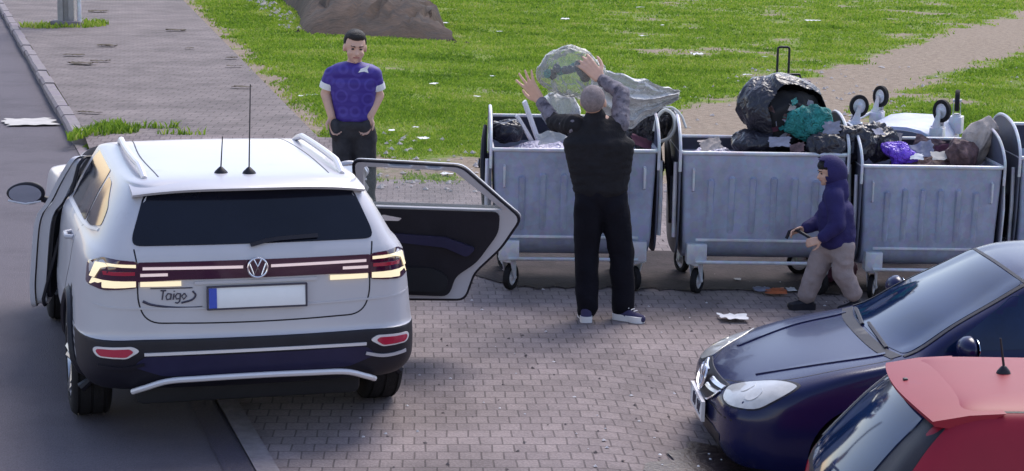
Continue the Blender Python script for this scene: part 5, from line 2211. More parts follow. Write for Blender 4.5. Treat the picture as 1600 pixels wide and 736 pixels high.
def shoe(root, heel, toe, mats_top, name='shoe', size=1.0, lift=0.0):
    heel, toe = V(heel), V(toe)
    d = (toe - heel)
    L_ = d.length
    d.normalize()
    s = V((-d.y, d.x, 0)).normalized()
    up = V((0, 0, 1))
    bm = bmesh.new()
    rcone(bm, heel + up * 0.045, heel + d * L_ * 0.35 + up * 0.05, 0.036 * size, 0.040 * size, 14)
    rcone(bm, heel + d * L_ * 0.3 + up * 0.045, toe - d * 0.03 + up * 0.030, 0.042 * size, 0.032 * size, 14)
    rcone(bm, heel + up * 0.04, heel + up * 0.10 + d * 0.02, 0.040 * size, 0.042 * size, 14)
    o = fuse(name, bm, mats_top, root, 0.008, 3)
    bm = bmesh.new()
    ol = [(0.0, 0.030), (0.06, 0.040), (0.16, 0.036), (0.24, 0.046), (0.30, 0.040), (0.33, 0.018)]
    k = L_ / 0.30
    lf = [heel + d * (a * k - 0.035) + s * b * size * 1.1 for a, b in ol]
    rt = [heel + d * (a * k - 0.035) - s * b * size * 1.1 for a, b in ol]
    loop = spline(lf + rt[::-1], 4, True)
    A_ = [bm.verts.new(p + up * 0.002) for p in loop]
    B_ = [bm.verts.new(p + up * 0.046) for p in loop]
    bm.faces.new(A_[::-1])
    bm.faces.new(B_)
    for i in range(len(A_)):
        bm.faces.new((A_[i], A_[(i + 1) % len(A_)], B_[(i + 1) % len(A_)], B_[i]))
    obj('sole', bm, M['sole'] if size > 0.9 else M['black'], o)
    bm = bmesh.new()
    for j in range(3):
        c = heel + d * L_ * (0.42 + 0.11 * j) + up * (0.098 - 0.008 * j) 
        tube(bm, [c - s * 0.022, c + up * 0.002, c + s * 0.022], 0.004, 5)
    obj('laces', bm, M['sole'] if size > 0.9 else M['black'], o)
    return o


def man():
    root = empty('person', (0.69, 13.5, 0), 0, 'man in black vest and trousers seen from behind, holding a clear sack overhead', 'person')
    D = 13.5

    def q(px, py, dy=0.0):
        p = survey(px, py, D + dy)
        return V((p.x - 0.69, p.y - 13.5, p.z))
    HL, HR = q(920, 312), q(957, 312)
    KL, KR = q(917, 398, 0.04), q(971, 392, 0.05)
    AL, AR = q(917, 478), V((q(974, 478, 0.04).x, 0.06, 0.10))
    AL.z = 0.10
    waist = q(938, 285)
    chest = q(936, 225, 0.02)
    SL, SR = q(899, 196, 0.03), q(968, 193, 0.03)
    EL, ER = q(868, 192, 0.22), q(972, 146, 0.16)
    WL, WR = q(843, 156, 0.40), q(937, 122, 0.34)
    neck = q(930, 184, 0.0)
    hc = q(927, 158, 0.0)
    # skin: head tilted back, neck, torso core, arms, hands
    rot = Matrix.Rotation(PI - R(12), 3, 'Z') @ Matrix.Rotation(R(-24), 3, 'X')
    bm = bmesh.new()
    head(bm, hc, rot, 1.08)
    rcone(bm, neck + V((0, 0.01, -0.05)), hc + V((0, 0.01, -0.02)), 0.062, 0.055)
    ellip(bm, chest, (0.155, 0.09, 0.22))
    ellip(bm, waist, (0.14, 0.09, 0.2))
    rcone(bm, waist + V((0, 0, -0.08)), waist + V((0, 0, -0.1)), 0.13, 0.13, flat=0.75, axis=(0, 1, 0))
    for S, E_, W_, H_, K_, A_ in ((SL, EL, WL, HL, KL, AL), (SR, ER, WR, HR, KR, AR)):
        rcone(bm, S, E_, 0.048, 0.038)
        rcone(bm, E_, W_, 0.038, 0.026)
        rcone(bm, H_, K_, 0.075, 0.05)
        rcone(bm, K_, A_, 0.05, 0.035)
    hand(bm, WL, q(828, 134, 0.42) - WL, V((0.5, 0.8, 0.2)), 1.35, 0.10, 0.42, 1)
    hand(bm, WR, q(913, 96, 0.38) - WR, V((0.1, 0.9, -0.4)), 1.35, 0.45, 0.20, -1)
    body = fuse('body', bm, M['skin'], root, 0.0075, 2)
    face_parts(body, hc, rot, 1.08)
    # close cropped grey hair over the back and top of the skull
    bm = bmesh.new()
    ellip(bm, hc + rot @ V((0, 0.017 * 1.08, 0.026 * 1.08)), (0.081 * 1.08, 0.096 * 1.08, 0.091 * 1.08), rot)
    for v in bm.verts:
        l_ = rot.inverted() @ (v.co - hc)
        if l_.y < -0.045 or l_.z < -0.045:
            v.co = hc + rot @ (l_ * 0.86)
    obj('hair', bm, M['stubble'], body)
    # trousers
    bm = bmesh.new()
    ellip(bm, waist + V((0, 0, -0.07)), (0.185, 0.125, 0.13))
    rcone(bm, HL + V((0, 0, 0.03)), HR + V((0, 0, 0.03)), 0.105, 0.105, flat=0.95, axis=(0, 1, 0))
    for H_, K_, A_ in ((HL, KL, AL), (HR, KR, AR)):
        rcone(bm, H_ + V((0, 0, -0.02)), K_, 0.108, 0.086)
        rcone(bm, K_, A_ + V((0, 0, 0.01)), 0.086, 0.078)
        rcone(bm, A_ + V((0, 0, 0.05)), A_ + V((0, 0.02, -0.02)), 0.08, 0.075)
    fuse('trousers', bm, M['pants'], root, 0.012, 5, 0.012, 6, 1, 0.8)
    # vest
    bm = bmesh.new()
    for t in range(7):
        p = waist.lerp(chest, t / 6)
        ellip(bm, p + V((0, 0, 0.0)), (0.205 + 0.009 * t, 0.13 + 0.005 * t, 0.09))
    ellip(bm, waist + V((0, 0, -0.045)), (0.198, 0.135, 0.085))
    ellip(bm, chest + V((0, 0.0, 0.06)), (0.19, 0.125, 0.12))
    rcone(bm, SL + V((0.035, 0, -0.03)), SR + V((-0.035, 0, -0.03)), 0.085, 0.085, flat=1.0)
    rcone(bm, neck + V((0, 0, -0.045)), neck + V((0, 0.012, 0.012)), 0.084, 0.072)
    vest = fuse('vest', bm, M['vest'], root, 0.012, 7, 0.007, 7, 2, 2.2)
    # sleeves of the shirt underneath
    for k, (S, E_, W_) in enumerate(((SL, EL, WL), (SR, ER, WR))):
        bm = bmesh.new()
        d_ = (W_ - E_).normalized()
        rcone(bm, S, E_, 0.072, 0.055)
        rcone(bm, E_, W_ - d_ * 0.045, 0.054, 0.043)
        s_ = fuse('sleeve', bm, M['sleeve'] if True else None, root, 0.010, 3, 0.009, 12, 4 + k)
        if k == 0:
            bm = bmesh.new()
            rcone(bm, S, E_, 0.079, 0.062)
            rcone(bm, E_, E_ + d_ * 0.05, 0.060, 0.052)
            fuse('upper_sleeve', bm, M['vest'], s_, 0.010, 3, 0.009, 12, 9)
    shoe(root, V((AL.x - 0.005, -0.05, 0)), V((AL.x - 0.015, 0.20, 0)), M['shoe_navy'])
    shoe(root, V((AR.x - 0.03, 0.06, 0.0)), V((AR.x + 0.15, -0.07, 0.0)), M['shoe_navy'])
    return root, q, WL, WR


MAN, MQ, MWL, MWR = man()


def youth():
    D = 16.2
    bx = survey(553, 380, D).x
    root = empty('person', (bx, D, 0), 0, 'young man in a blue patterned T-shirt standing with hands in his jean pockets', 'person')

    def q(px, py, dy=0.0):
        p = survey(px, py, D + dy)
        return V((p.x - bx, p.y - D, p.z))
    hc = q(555, 73)
    hc.y = -0.01
    s = 1.16
    rot = Matrix.Rotation(R(14), 3, 'Z') @ Matrix.Rotation(R(9), 3, 'X') @ Matrix.Rotation(R(3), 3, 'Y')
    neck = q(553, 98)
    SL, SR = q(519, 112), q(584, 112)
    EL, ER = q(509, 146, 0.03), q(592, 149, 0.05)
    WL, WR = q(518, 182, -0.06), q(578, 182, -0.06)
    waist, chest = q(553, 178), q(552, 130)
    HL, HR = q(538, 205), q(570, 205)
    KL, KR = q(534, 290), q(573, 290)
    AL, AR = V((q(532, 360).x, 0, 0.10)), V((q(577, 360).x, 0, 0.10))
    bm = bmesh.new()
    head(bm, hc, rot, s)
    rcone(bm, neck + V((0, 0, -0.06)), hc + V((0, 0.01, -0.05)), 0.062, 0.058)
    ellip(bm, chest, (0.15, 0.09, 0.2))
    ellip(bm, waist, (0.14, 0.09, 0.16))
    for S, E_, W_, H_, K_, A_, sg in ((SL, EL, WL, HL, KL, AL, -1), (SR, ER, WR, HR, KR, AR, 1)):
        rcone(bm, S + V((-sg * 0.02, 0, -0.05)), E_, 0.045, 0.046)
        rcone(bm, E_, W_, 0.047, 0.033)
        rcone(bm, H_, K_, 0.085, 0.055)
        rcone(bm, K_, A_, 0.055, 0.04)
        hand(bm, W_, V((-sg * 0.25, -0.15, -1)), V((-sg * 0.5, -0.8, 0)), 1.08, 0.5, 0.05, -sg)
    body = fuse('body', bm, M['skin'], root, 0.0085, 2)
    face_parts(body, hc, rot, s)
    bm = bmesh.new()
    for c_, r_ in (((0, 0.022, 0.038), (0.083, 0.098, 0.088)), ((0, -0.02, 0.085), (0.066, 0.066, 0.040)), ((0.0, 0.05, 0.0), (0.078, 0.06, 0.07))):
        ellip(bm, hc + rot @ (V(c_) * s), tuple(a * s for a in r_), rot)
    for v in bm.verts:
        l_ = rot.inverted() @ (v.co - hc) / s
        if l_.y < -0.03 and l_.z < 0.058:
            v.co = hc + rot @ (V((l_.x * 0.8, max(l_.y, -0.03) * 0.5, max(l_.z, 0.0))) * s)
    fuse('hair', bm, M['hair'], body, 0.01, 1, 0.004, 40)
    # jersey
    bm = bmesh.new()
    for t in range(7):
        p = waist.lerp(chest, t / 6)
        ellip(bm, p, (0.168 + 0.006 * t, 0.115 + 0.003 * t, 0.085))
    ellip(bm, waist + V((0, 0, -0.03)), (0.175, 0.12, 0.05))
    rcone(bm, SL + V((0.045, 0, -0.01)), SR + V((-0.045, 0, -0.01)), 0.076, 0.076)
    ellip(bm, chest + V((0, 0, 0.09)), (0.20, 0.125, 0.10))
    rcone(bm, neck + V((-0.06, 0, -0.085)), neck + V((0.06, 0, -0.085)), 0.075, 0.075)
    rcone(bm, neck + V((0, 0.01, -0.07)), neck + V((0, 0.015, -0.03)), 0.085, 0.074)
    for S, E_ in ((SL, EL), (SR, ER)):
        rcone(bm, S + V((0, 0, -0.025)), S.lerp(E_, 0.50), 0.070, 0.066)
    j = fuse('t_shirt', bm, M['jersey'], root, 0.011, 5, 0.006, 6, 3, 1.0)
    for S, E_ in ((SL, EL), (SR, ER)):
        bm = bmesh.new()
        d_ = (E_ - S).normalized()
        a = S.lerp(E_, 0.52)
        tube(bm, [a - d_ * 0.005, a + d_ * 0.015, a + d_ * 0.048], [0.068, 0.071, 0.070], 20)
        obj('sleeve_cuff', bm, M['sole'], j)
    # small white chest emblem (a little bird-like flash)
    bm = bmesh.new()
    cc = q(567, 104)
    pts_ = [(0.0, 0.0), (0.035, 0.012), (0.075, 0.035), (0.055, -0.005), (0.065, -0.035), (0.03, -0.022), (-0.02, -0.03), (-0.005, -0.012)]
    vs = []
    jb = BVHTree.FromPolygons([v.co[:] for v in j.data.vertices], [tuple(p.vertices) for p in j.data.polygons])
    for a, b in pts_:
        h, _, _, _ = jb.ray_cast(V((cc.x - 0.01 + a, -2, cc.z + b - 0.01)), V((0, 1, 0)), 5)
        vs.append(bm.verts.new((h if h is not None else V((cc.x + a, -0.1, cc.z + b))) + V((0, -0.006, 0))))
    bm.faces.new(vs)
    obj('shirt_emblem', bm, M['sole'], j)
    # jeans
    bm = bmesh.new()
    ellip(bm, q(554, 195), (0.172, 0.118, 0.08))
    rcone(bm, HL, HR, 0.098, 0.098)
    for H_, K_, A_, sg in ((HL, KL, AL, -1), (HR, KR, AR, 1)):
        rcone(bm, H_, K_, 0.100, 0.076)
        rcone(bm, K_, A_, 0.074, 0.062)
        W_ = WL if sg < 0 else WR
        rcone(bm, W_ + V((-sg * 0.03, 0.0, -0.075)), W_ + V((-sg * 0.04, 0.0, -0.15)), 0.054, 0.050)
    fuse('jeans', bm, M['jeans_black'], root, 0.012, 4, 0.010, 7, 5, 0.9)
    for A_ in (AL, AR):
        shoe(root, V((A_.x, 0.07, 0)), V((A_.x + (0.03 if A_.x > 0 else -0.03), -0.18, 0)), M['shoe_navy'])
    return root


youth()


def child():
    D = 13.95
    bx = survey(1290, 480, D).x
    root = empty('person', (bx, D, 0), 0, 'child in a navy hooded jacket and khaki trousers walking left beside the containers', 'person')

    def q(px, py, dy=0.0):
        p = survey(px, py, D + dy)
        return V((p.x - bx, p.y - D, p.z))
    hc = q(1296, 268, 0.0)
    rot = Matrix.Rotation(R(-82), 3, 'Z') @ Matrix.Rotation(R(10), 3, 'X')
    s = 0.88
    neck, chest, waist = q(1303, 296), q(1306, 325), q(1308, 368)
    S1, S2 = q(1303, 308, -0.10), q(1303, 308, 0.10)
    E1, E2 = q(1309, 350, -0.17), q(1283, 347, 0.12)
    W1, W2 = q(1283, 374, -0.16), q(1256, 358, 0.06)
    H1, H2 = q(1316, 388, -0.06), q(1291, 388, 0.05)
    K1, K2 = q(1316, 425, -0.06), q(1272, 428, 0.05)
    A1, A2 = q(1333, 460, -0.05), q(1260, 472, 0.06)
    A2.z = 0.09
    bm = bmesh.new()
    head(bm, hc, rot, s)
    rcone(bm, neck, hc, 0.045, 0.045)
    ellip(bm, chest, (0.085, 0.11, 0.14))
    ellip(bm, waist, (0.08, 0.10, 0.12))
    for S, E_, W_, H_, K_, A_ in ((S1, E1, W1, H1, K1, A1), (S2, E2, W2, H2, K2, A2)):
        rcone(bm, S, E_, 0.035, 0.028)
        rcone(bm, E_, W_, 0.028, 0.021)
        rcone(bm, H_, K_, 0.05, 0.036)
        rcone(bm, K_, A_, 0.036, 0.027)
    hand(bm, W1, V((-0.75, 0.1, -0.25)), V((0, 0.9, -0.3)), 0.82, 0.65, 0.06, 1)
    hand(bm, W2, V((-0.8, -0.1, -0.2)), V((0, -0.6, -0.6)), 0.82, 0.65, 0.06, 1)
    body = fuse('body', bm, M['skin'], root, 0.0075, 2)
    face_parts(body, hc, rot, s)
    bm = bmesh.new()
    for c_, r_ in (((0, 0.01, 0.045), (0.078, 0.088, 0.065)), ((0, -0.05, 0.06), (0.06, 0.045, 0.04))):
        ellip(bm, hc + rot @ (V(c_) * s), tuple(a * s for a in r_), rot)
    fuse('hair', bm, M['hair'], body, 0.009, 1, 0.003, 40)
    # jacket with its hood up
    bm = bmesh.new()
    for t in range(6):
        p = waist.lerp(chest, t / 5)
        ellip(bm, p, (0.135 - 0.002 * t, 0.150, 0.075))
    ellip(bm, waist + V((0.005, 0, -0.05)), (0.128, 0.145, 0.06))
    rcone(bm, S1 + V((0, 0.03, 0)), S2 + V((0, -0.03, 0)), 0.078, 0.078)
    rcone(bm, neck + V((0.02, 0, -0.03)), neck + V((0.02, 0, 0.03)), 0.09, 0.085)
    for S, E_, W_ in ((S1, E1, W1), (S2, E2, W2)):
        d_ = (W_ - E_).normalized()
        rcone(bm, S, E_, 0.070, 0.060)
        rcone(bm, E_, W_ - d_ * 0.03, 0.058, 0.045)
    jk = fuse('jacket', bm, M['hoodie'], root, 0.011, 4, 0.010, 8, 6, 0.9)
    # hood: thick shell open towards the face
    bm = bmesh.new()
    bmesh.ops.create_uvsphere(bm, u_segments=28, v_segments=20, radius=1.0)
    dl = []
    for f in bm.faces:
        c_ = f.calc_center_median()
        if c_.y < -0.50 and c_.z < 0.72:
            dl.append(f)
    bmesh.ops.delete(bm, geom=dl, context='FACES')
    for v in bm.verts:
        v.co = hc + rot @ (V((v.co.x * 0.098, v.co.y * 0.122 + 0.014, v.co.z * 0.122 + 0.004 - 0.02 * v.co.y)) * (s * 1.12))
    me_ = bpy.data.meshes.new('hood')
    bm.to_mesh(me_)
    bm.free()
    ho = bpy.data.objects.new('hood', me_)
    COL.objects.link(ho)
    sd_ = ho.modifiers.new('t', 'SOLIDIFY')
    sd_.thickness = 0.012
    me_ = evaluated(ho)
    link('hood', me_, M['hoodie'], jk, ang=60)
    # trousers
    bm = bmesh.new()
    rcone(bm, H1, H2, 0.085, 0.085)
    for H_, K_, A_ in ((H1, K1, A1), (H2, K2, A2)):
        rcone(bm, H_, K_, 0.088, 0.074)
        rcone(bm, K_, A_ + V((0, 0, 0.02)), 0.074, 0.066)
    fuse('trousers', bm, M['khaki'], root, 0.011, 3, 0.013, 8, 7, 1.2)
    shoe(root, V((A2.x + 0.03, A2.y, 0)), V((A2.x - 0.15, A2.y - 0.02, 0)), M['black'], size=0.85)
    sh = shoe(root, V((A1.x + 0.04, A1.y, 0)), V((A1.x - 0.12, A1.y, 0)), M['black'], size=0.85)
    # what the child holds: a short black strap between both hands
    bm = bmesh.new()
    a, b = W2 + V((-0.06, -0.02, 0.0)), W1 + V((-0.05, 0.04, -0.01))
    tube(bm, [b + V((0.03, 0, 0.02)), b, (a + b) / 2 + V((0, 0, 0.0)), a, a + V((-0.05, 0, -0.02)), a + V((-0.07, 0.0, -0.07))], [0.012, 0.014, 0.012, 0.016, 0.015, 0.012], 8)
    o = obj('strap', bm, M['black'])
    o.location = root.location
    tag(o, 'black strap gripped in both hands of the hooded child', 'strap')
    return root


child()
# ------------------------------------------------------------------ rubbish, bags, cloth
M['bag_black'] = mat('black_bag_plastic', (0.016, 0.015, 0.024), 0.34, spec=0.5, crease=0.35, cscale=6)
M['bag_dark'] = mat('smoky_bag_plastic', (0.055, 0.052, 0.060), 0.3, spec=0.6, var=0.5, vscale=12, crease=0.7, cscale=9, film=(0.72, 2.0))
M['bag_clear'] = mat('clear_sack_plastic', (0.62, 0.63, 0.60), 0.3, spec=0.4, var=0.15, vscale=9, crease=0.4, cscale=5, film=(0.20, 0.9))
M['bag_white'] = mat('milky_sack_plastic', (0.55, 0.55, 0.55), 0.38, spec=0.35, var=0.15, vscale=8, crease=0.45, cscale=4.5, film=(0.50, 2.0))
M['bag_lilac'] = mat('pale_lilac_plastic', (0.50, 0.47, 0.60), 0.4, var=0.2, crease=0.6, cscale=7)
M['purple'] = mat('purple_plastic', (0.16, 0.06, 0.62), 0.35, var=0.2, crease=0.6, cscale=10)
M['teal'] = mat('teal_cloth', (0.02, 0.22, 0.21), 0.7, var=0.4, vscale=10, crease=0.8, cscale=9)
M['brown'] = mat('brown_rubbish', (0.11, 0.065, 0.07), 0.8, var=0.6, vscale=14, bump=0.6, bscale=30)
M['beige'] = mat('beige_cloth', (0.42, 0.36, 0.33), 0.85, var=0.3, vscale=8, bump=0.4, bscale=40)
M['paper'] = mat('white_paper', (0.72, 0.71, 0.72), 0.8, var=0.08)
M['card'] = mat('pale_cardboard', (0.50, 0.47, 0.44), 0.9, var=0.12)
M['orange'] = mat('orange_plastic', (0.48, 0.13, 0.05), 0.6, var=0.3, vscale=12)
M['grey_cloth'] = mat('grey_cloth', (0.25, 0.25, 0.32), 0.8, var=0.3)
M['maroon'] = mat('maroon_cloth', (0.09, 0.025, 0.05), 0.8, var=0.4)
M['stick'] = mat('painted_white_wood', (0.70, 0.69, 0.72), 0.6, var=0.1)
M['case'] = mat('dark_purple_luggage', (0.045, 0.02, 0.06), 0.6, var=0.3, bump=0.3, bscale=60)
M['rope'] = mat('white_cord', (0.62, 0.62, 0.58), 0.7, var=0.15)


def crumple(p, seed, fs, amp):
    q = p * fs + V((seed * 7.3, seed * 1.7, seed * 3.9))
    q = V((q.x, q.y, q.z * 0.5))
    w = V((noise.noise(q * 0.7), noise.noise(q * 0.7 + V((5, 5, 5))), 0)) * 0.8
    q = q + w
    a = 1 - 2 * abs(noise.noise(q)) ** 0.8
    b = 1 - 2 * abs(noise.noise(q * 2.1 + V((3, 1, 2)))) ** 0.8
    return amp * (0.7 * a + 0.30 * b)


def blob(name, c, r, material, parent=None, seed=0, amp=0.035, fs=4.5, rot=(0, 0, 0), neck=False, sub=5, sag=0.0):
    bm = bmesh.new()
    bmesh.ops.create_icosphere(bm, subdivisions=sub, radius=1.0)
    rm = (Matrix.Rotation(rot[2], 3, 'Z') @ Matrix.Rotation(rot[1], 3, 'Y') @ Matrix.Rotation(rot[0], 3, 'X'))
    for v in bm.verts:
        n_ = v.co.copy()
        p = V((n_.x * r[0], n_.y * r[1], n_.z * r[2]))
        if neck and n_.z > 0.8:
            t = (n_.z - 0.8) / 0.2
            p.x *= 1 - 0.75 * t
            p.y *= 1 - 0.75 * t
            p.z += 0.35 * r[2] * t
        if sag:
            p.z -= sag * (1 - n_.z) * 0.3 * r[2]
        p = p + n_ * crumple(p, seed, fs, amp)
        v.co = rm @ p
    o = obj(name, bm, material, parent, ang=80)
    o.location = c
    return o


def sheet(name, c, w, h, material, parent=None, seed=0, amp=0.04, fs=6, rot=(0, 0, 0), n=26, th=0.002, edge=0.25):
    amp = min(amp, 0.16 * min(w, h))
    edge = min(edge, 0.3)
    bm = bmesh.new()
    g = [[None] * (n + 1) for _ in range(n + 1)]
    for i in range(n + 1):
        for j in range(n + 1):
            a, b = i / n * 2 - 1, j / n * 2 - 1
            e = 1 + edge * noise.noise(V((a * 2 + seed, b * 2, 0)))
            p = V((a * w / 2 * e, b * h / 2 * e, 0))
            p.z = crumple(V((p.x, p.y, seed)), seed, fs, amp)
            g[i][j] = bm.verts.new(p)
    for i in range(n):
        for j in range(n):
            bm.faces.new((g[i][j], g[i + 1][j], g[i + 1][j + 1], g[i][j + 1]))
    me_ = bpy.data.meshes.new(name)
    bm.to_mesh(me_)
    bm.free()
    o = bpy.data.objects.new(name, me_)
    COL.objects.link(o)
    md = o.modifiers.new('t', 'SOLIDIFY')
    md.thickness = th
    me_ = evaluated(o)
    o = link(name, me_, material, parent, ang=80)
    o.location = c
    o.rotation_euler = rot
    return o


# --- the sack held overhead by the man
def sack():
    root = empty('plastic_sack', (0, 0, 0), 0, 'big clear plastic sack held up over the first container by the man in black', 'sack')

    def loft(name, path, material, seed, amp, open_start=False, n=64):
        pts_ = spline([V(p[:3]) for p in path], 8)
        rr_ = [q.x for q in spline([V((p[3], 0, 0)) for p in path], 8)]
        r2_ = [q.x for q in spline([V((p[4], 0, 0)) for p in path], 8)]
        bm = bmesh.new()
        rings = []
        for i, p in enumerate(pts_):
            t = (pts_[min(i + 1, len(pts_) - 1)] - pts_[max(i - 1, 0)]).normalized()
            up = V((0, 0, 1)) - t * t.z
            up.normalize()
            w = t.cross(up)
            ring = []
            for k in range(n):
                a = 2 * PI * k / n
                nn = up * math.cos(a) * rr_[i] + w * math.sin(a) * r2_[i]
                q_ = p + nn
                q_ += nn.normalized() * (crumple(V((q_.x * 0.45, q_.y, q_.z * 1.5)), seed, 7.0, amp) + crumple(q_, seed + 3, 14, amp * 0.35))
                ring.append(bm.verts.new(q_))
            rings.append(ring)
        for a, b in zip(rings, rings[1:]):
            for k in range(n):
                bm.faces.new((a[k], a[(k + 1) % n], b[(k + 1) % n], b[k]))
        bm.faces.new(rings[-1])
        if not open_start:
            bm.faces.new(rings[0][::-1])
        return obj(name, bm, material, root, ang=80)

    def S(px, py, d, a, b):
        p = survey(px, py, d)
        return (p.x, p.y, p.z, a, b)
    # mouth end, clear film bunched between the hands
    loft('sack_mouth', [S(848, 128, 13.95, 0.02, 0.02), S(856, 122, 13.98, 0.09, 0.08), S(874, 116, 14.0, 0.155, 0.13), S(898, 114, 14.03, 0.165, 0.15), S(915, 122, 14.06, 0.14, 0.12), S(930, 128, 14.1, 0.11, 0.10)], M['bag_clear'], 2, 0.035)
    # body of the sack: two slack skins of film sweeping down to the right, folds running to its corner
    top_e = [(922, 118), (940, 110), (962, 114), (990, 120), (1020, 130), (1045, 138), (1062, 141)]
    bot_e = [(930, 170), (946, 190), (968, 204), (990, 198), (1012, 182), (1038, 168), (1060, 156)]
    T_ = spline([V((*q, 0)) for q in top_e], 9)
    B_ = spline([V((*q, 0)) for q in bot_e], 9)
    for layer in (0, 1):
        bm = bmesh.new()
        g = []
        nv = 44
        m_ = len(T_) - 1
        for i in range(m_ + 1):
            u = i / m_
            row = []
            for j in range(nv + 1):
                v = j / nv
                pp = T_[i].lerp(B_[i], v)
                ph = v * 5.2 + 1.1 * noise.noise(V((u * 2.2, v * 2, layer * 5))) + layer * 1.3
                fold = 1 - 2 * abs(math.sin(ph * PI / 2)) ** 0.7
                fine = noise.noise(V((u * 5, v * 13, layer * 3 + 2)))
                belly = math.sin(v * PI) * (0.10 if layer == 0 else -0.10) * (1 - 0.75 * u)
                d_ = 14.30 + 0.25 * u - belly - 0.045 * fold * (1 - 0.4 * u) * math.sin(v * PI) ** 0.5 - 0.03 * fine
                ed = 5.0 * noise.noise(V((u * 9, layer, 4))) * abs(2 * v - 1)
                row.append(bm.verts.new(survey(pp.x + 2 * fine, pp.y + ed, d_)))
            g.append(row)
        for i in range(m_):
            for j in range(nv):
                bm.faces.new((g[i][j], g[i + 1][j], g[i + 1][j + 1], g[i][j + 1]))
        obj('sack_side', bm, M['bag_white'], root, ang=80, recalc=False)
    a2 = sheet('sack_fold', survey(878, 158, 14.15), 0.22, 0.20, M['bag_clear'], root, 8, 0.05, 7, (R(70), R(20), R(-10)))
    # dark scraps inside the clear end
    random.seed(5)
    for k in range(9):
        px, py = 856 + k * 7.0, 113 - 1.2 * k + random.uniform(-3, 5)
        blob('scrap', survey(px, py, 14.0 + random.uniform(-0.04, 0.06)), (0.028, 0.02, 0.022 + 0.01 * random.random()), M['bag_black'] if k % 3 else M['teal'], root, 20 + k, 0.012, 18, sub=3)
    for k in range(3):
        blob('scrap', survey(905 + k * 5, 104 + k * 7, 14.02), (0.035, 0.02, 0.045), M['bag_black'], root, 40 + k, 0.012, 14, sub=3)
    return root


sack()

# --- first container
o = blob('rubbish_bag', survey(1012, 192, 15.0), (0.165, 0.15, 0.20), M['bag_dark'], None, 3, 0.04, 6)
tag(o, 'smoky see-through bag of rubbish bulging at the right end of the first container', 'bag')
o = blob('rubbish_bag', (0.30, 15.0, 0.93), (0.42, 0.34, 0.155), M['bag_lilac'], None, 6, 0.05, 4)
tag(o, 'pale lilac plastic sheeting heaped inside the first container', 'bag')
o = blob('rubbish_bag', survey(792, 204, 15.0), (0.12, 0.14, 0.07), M['bag_black'], None, 9, 0.04, 8)
tag(o, 'crumpled black bag in the left corner of the first container', 'bag')
o = blob('rubbish_bag', survey(876, 172, 15.25), (0.14, 0.10, 0.11), M['bag_white'], None, 12, 0.05, 6)
tag(o, 'milky white plastic bag at the back of the first container behind the man', 'bag')
for k, (a, b, w_, lab) in enumerate((((819, 158), (842, 222), 0.022, 'longer white painted batten sticking up out of the first container'),
                                     ((807, 180), (832, 222), 0.018, 'shorter white painted batten leaning in the first container'))):
    p, q_ = survey(*a, 14.9), survey(*b, 15.05)
    bm = bmesh.new()
    d_ = (q_ - p)
    box(bm, (0, 0, 0), (w_ * 1.8, w_, d_.length), bevel=0.003)
    bm.transform(Matrix.Translation((p + q_) / 2) @ d_.to_track_quat('Z', 'X').to_matrix().to_4x4())
    tag(obj('batten', bm, M['stick']), lab, 'batten')
# cords between first and second container
bm = bmesh.new()
c1 = spline([survey(x, y, d) for x, y, d in ((1022, 205, 14.8), (1028, 182, 14.8), (1040, 172, 14.8), (1052, 180, 14.75), (1055, 198, 14.7), (1046, 215, 14.7), (1030, 222, 14.72))], 6)
tube(bm, c1, 0.014, 8)
o = obj('cord', bm, M['rope'])
tag(o, 'thick white cord looped over the gap between first and second container', 'cord')
bm = bmesh.new()
c1 = spline([survey(x, y, d) for x, y, d in ((1034, 170, 14.9), (1050, 168, 14.85), (1064, 180, 14.8), (1072, 200, 14.75))], 6)
tube(bm, c1, 0.010, 8)
tag(obj('cord', bm, M['rope']), 'thin white cord hanging over the arched side of the second container', 'cord')

# --- second container: torn open black bag
def torn_bag():
    c = survey(1223, 176, 15.0)
    bm = bmesh.new()
    bmesh.ops.create_icosphere(bm, subdivisions=6, radius=1.0)
    hd = V((0.42, -0.86, 0.18)).normalized()
    dl = [f for f in bm.faces if f.calc_center_median().normalized().dot(hd) > 0.60 + 0.10 * noise.noise(f.calc_center_median() * 3)]
    bmesh.ops.delete(bm, geom=dl, context='FACES')
    rot = Matrix.Rotation(R(25), 3, 'Y')
    for v in bm.verts:
        n_ = v.co.copy()
        p = rot @ V((n_.x * 0.345, n_.y * 0.31, n_.z * 0.285))
        v.co = p + n_ * crumple(p, 4, 4.2, 0.045)
    me_ = bpy.data.meshes.new('rubbish_bag')
    bm.to_mesh(me_)
    bm.free()
    t = bpy.data.objects.new('rubbish_bag', me_)
    COL.objects.link(t)
    md = t.modifiers.new('s', 'SOLIDIFY')
    md.thickness = 0.006
    me_ = evaluated(t)
    o = link('rubbish_bag', me_, M['bag_black'], None, ang=80)
    o.location = c
    tag(o, 'huge torn black bag gaping open on top of the second container', 'bag')
    # its contents
    blob('dark_rubbish', (0.02, -0.02, -0.05), (0.25, 0.22, 0.20), M['dark'], o, 5, 0.07, 7)
    random.seed(14)
    for k in range(22):
        a = random.uniform(-0.17, 0.2)
        b = random.uniform(-0.17, 0.13)
        sheet('scrap', (a, -0.25 + 0.10 * abs(a), b), random.uniform(0.04, 0.10), random.uniform(0.03, 0.06), random.choice([M['grey_cloth'], M['teal'], M['brown'], M['grey_cloth'], M['beige'], M['maroon']]), o, k, 0.02, 18,
              (random.uniform(0.8, 2.2), random.uniform(-1, 1), random.uniform(-1, 1)), n=8)
    return o


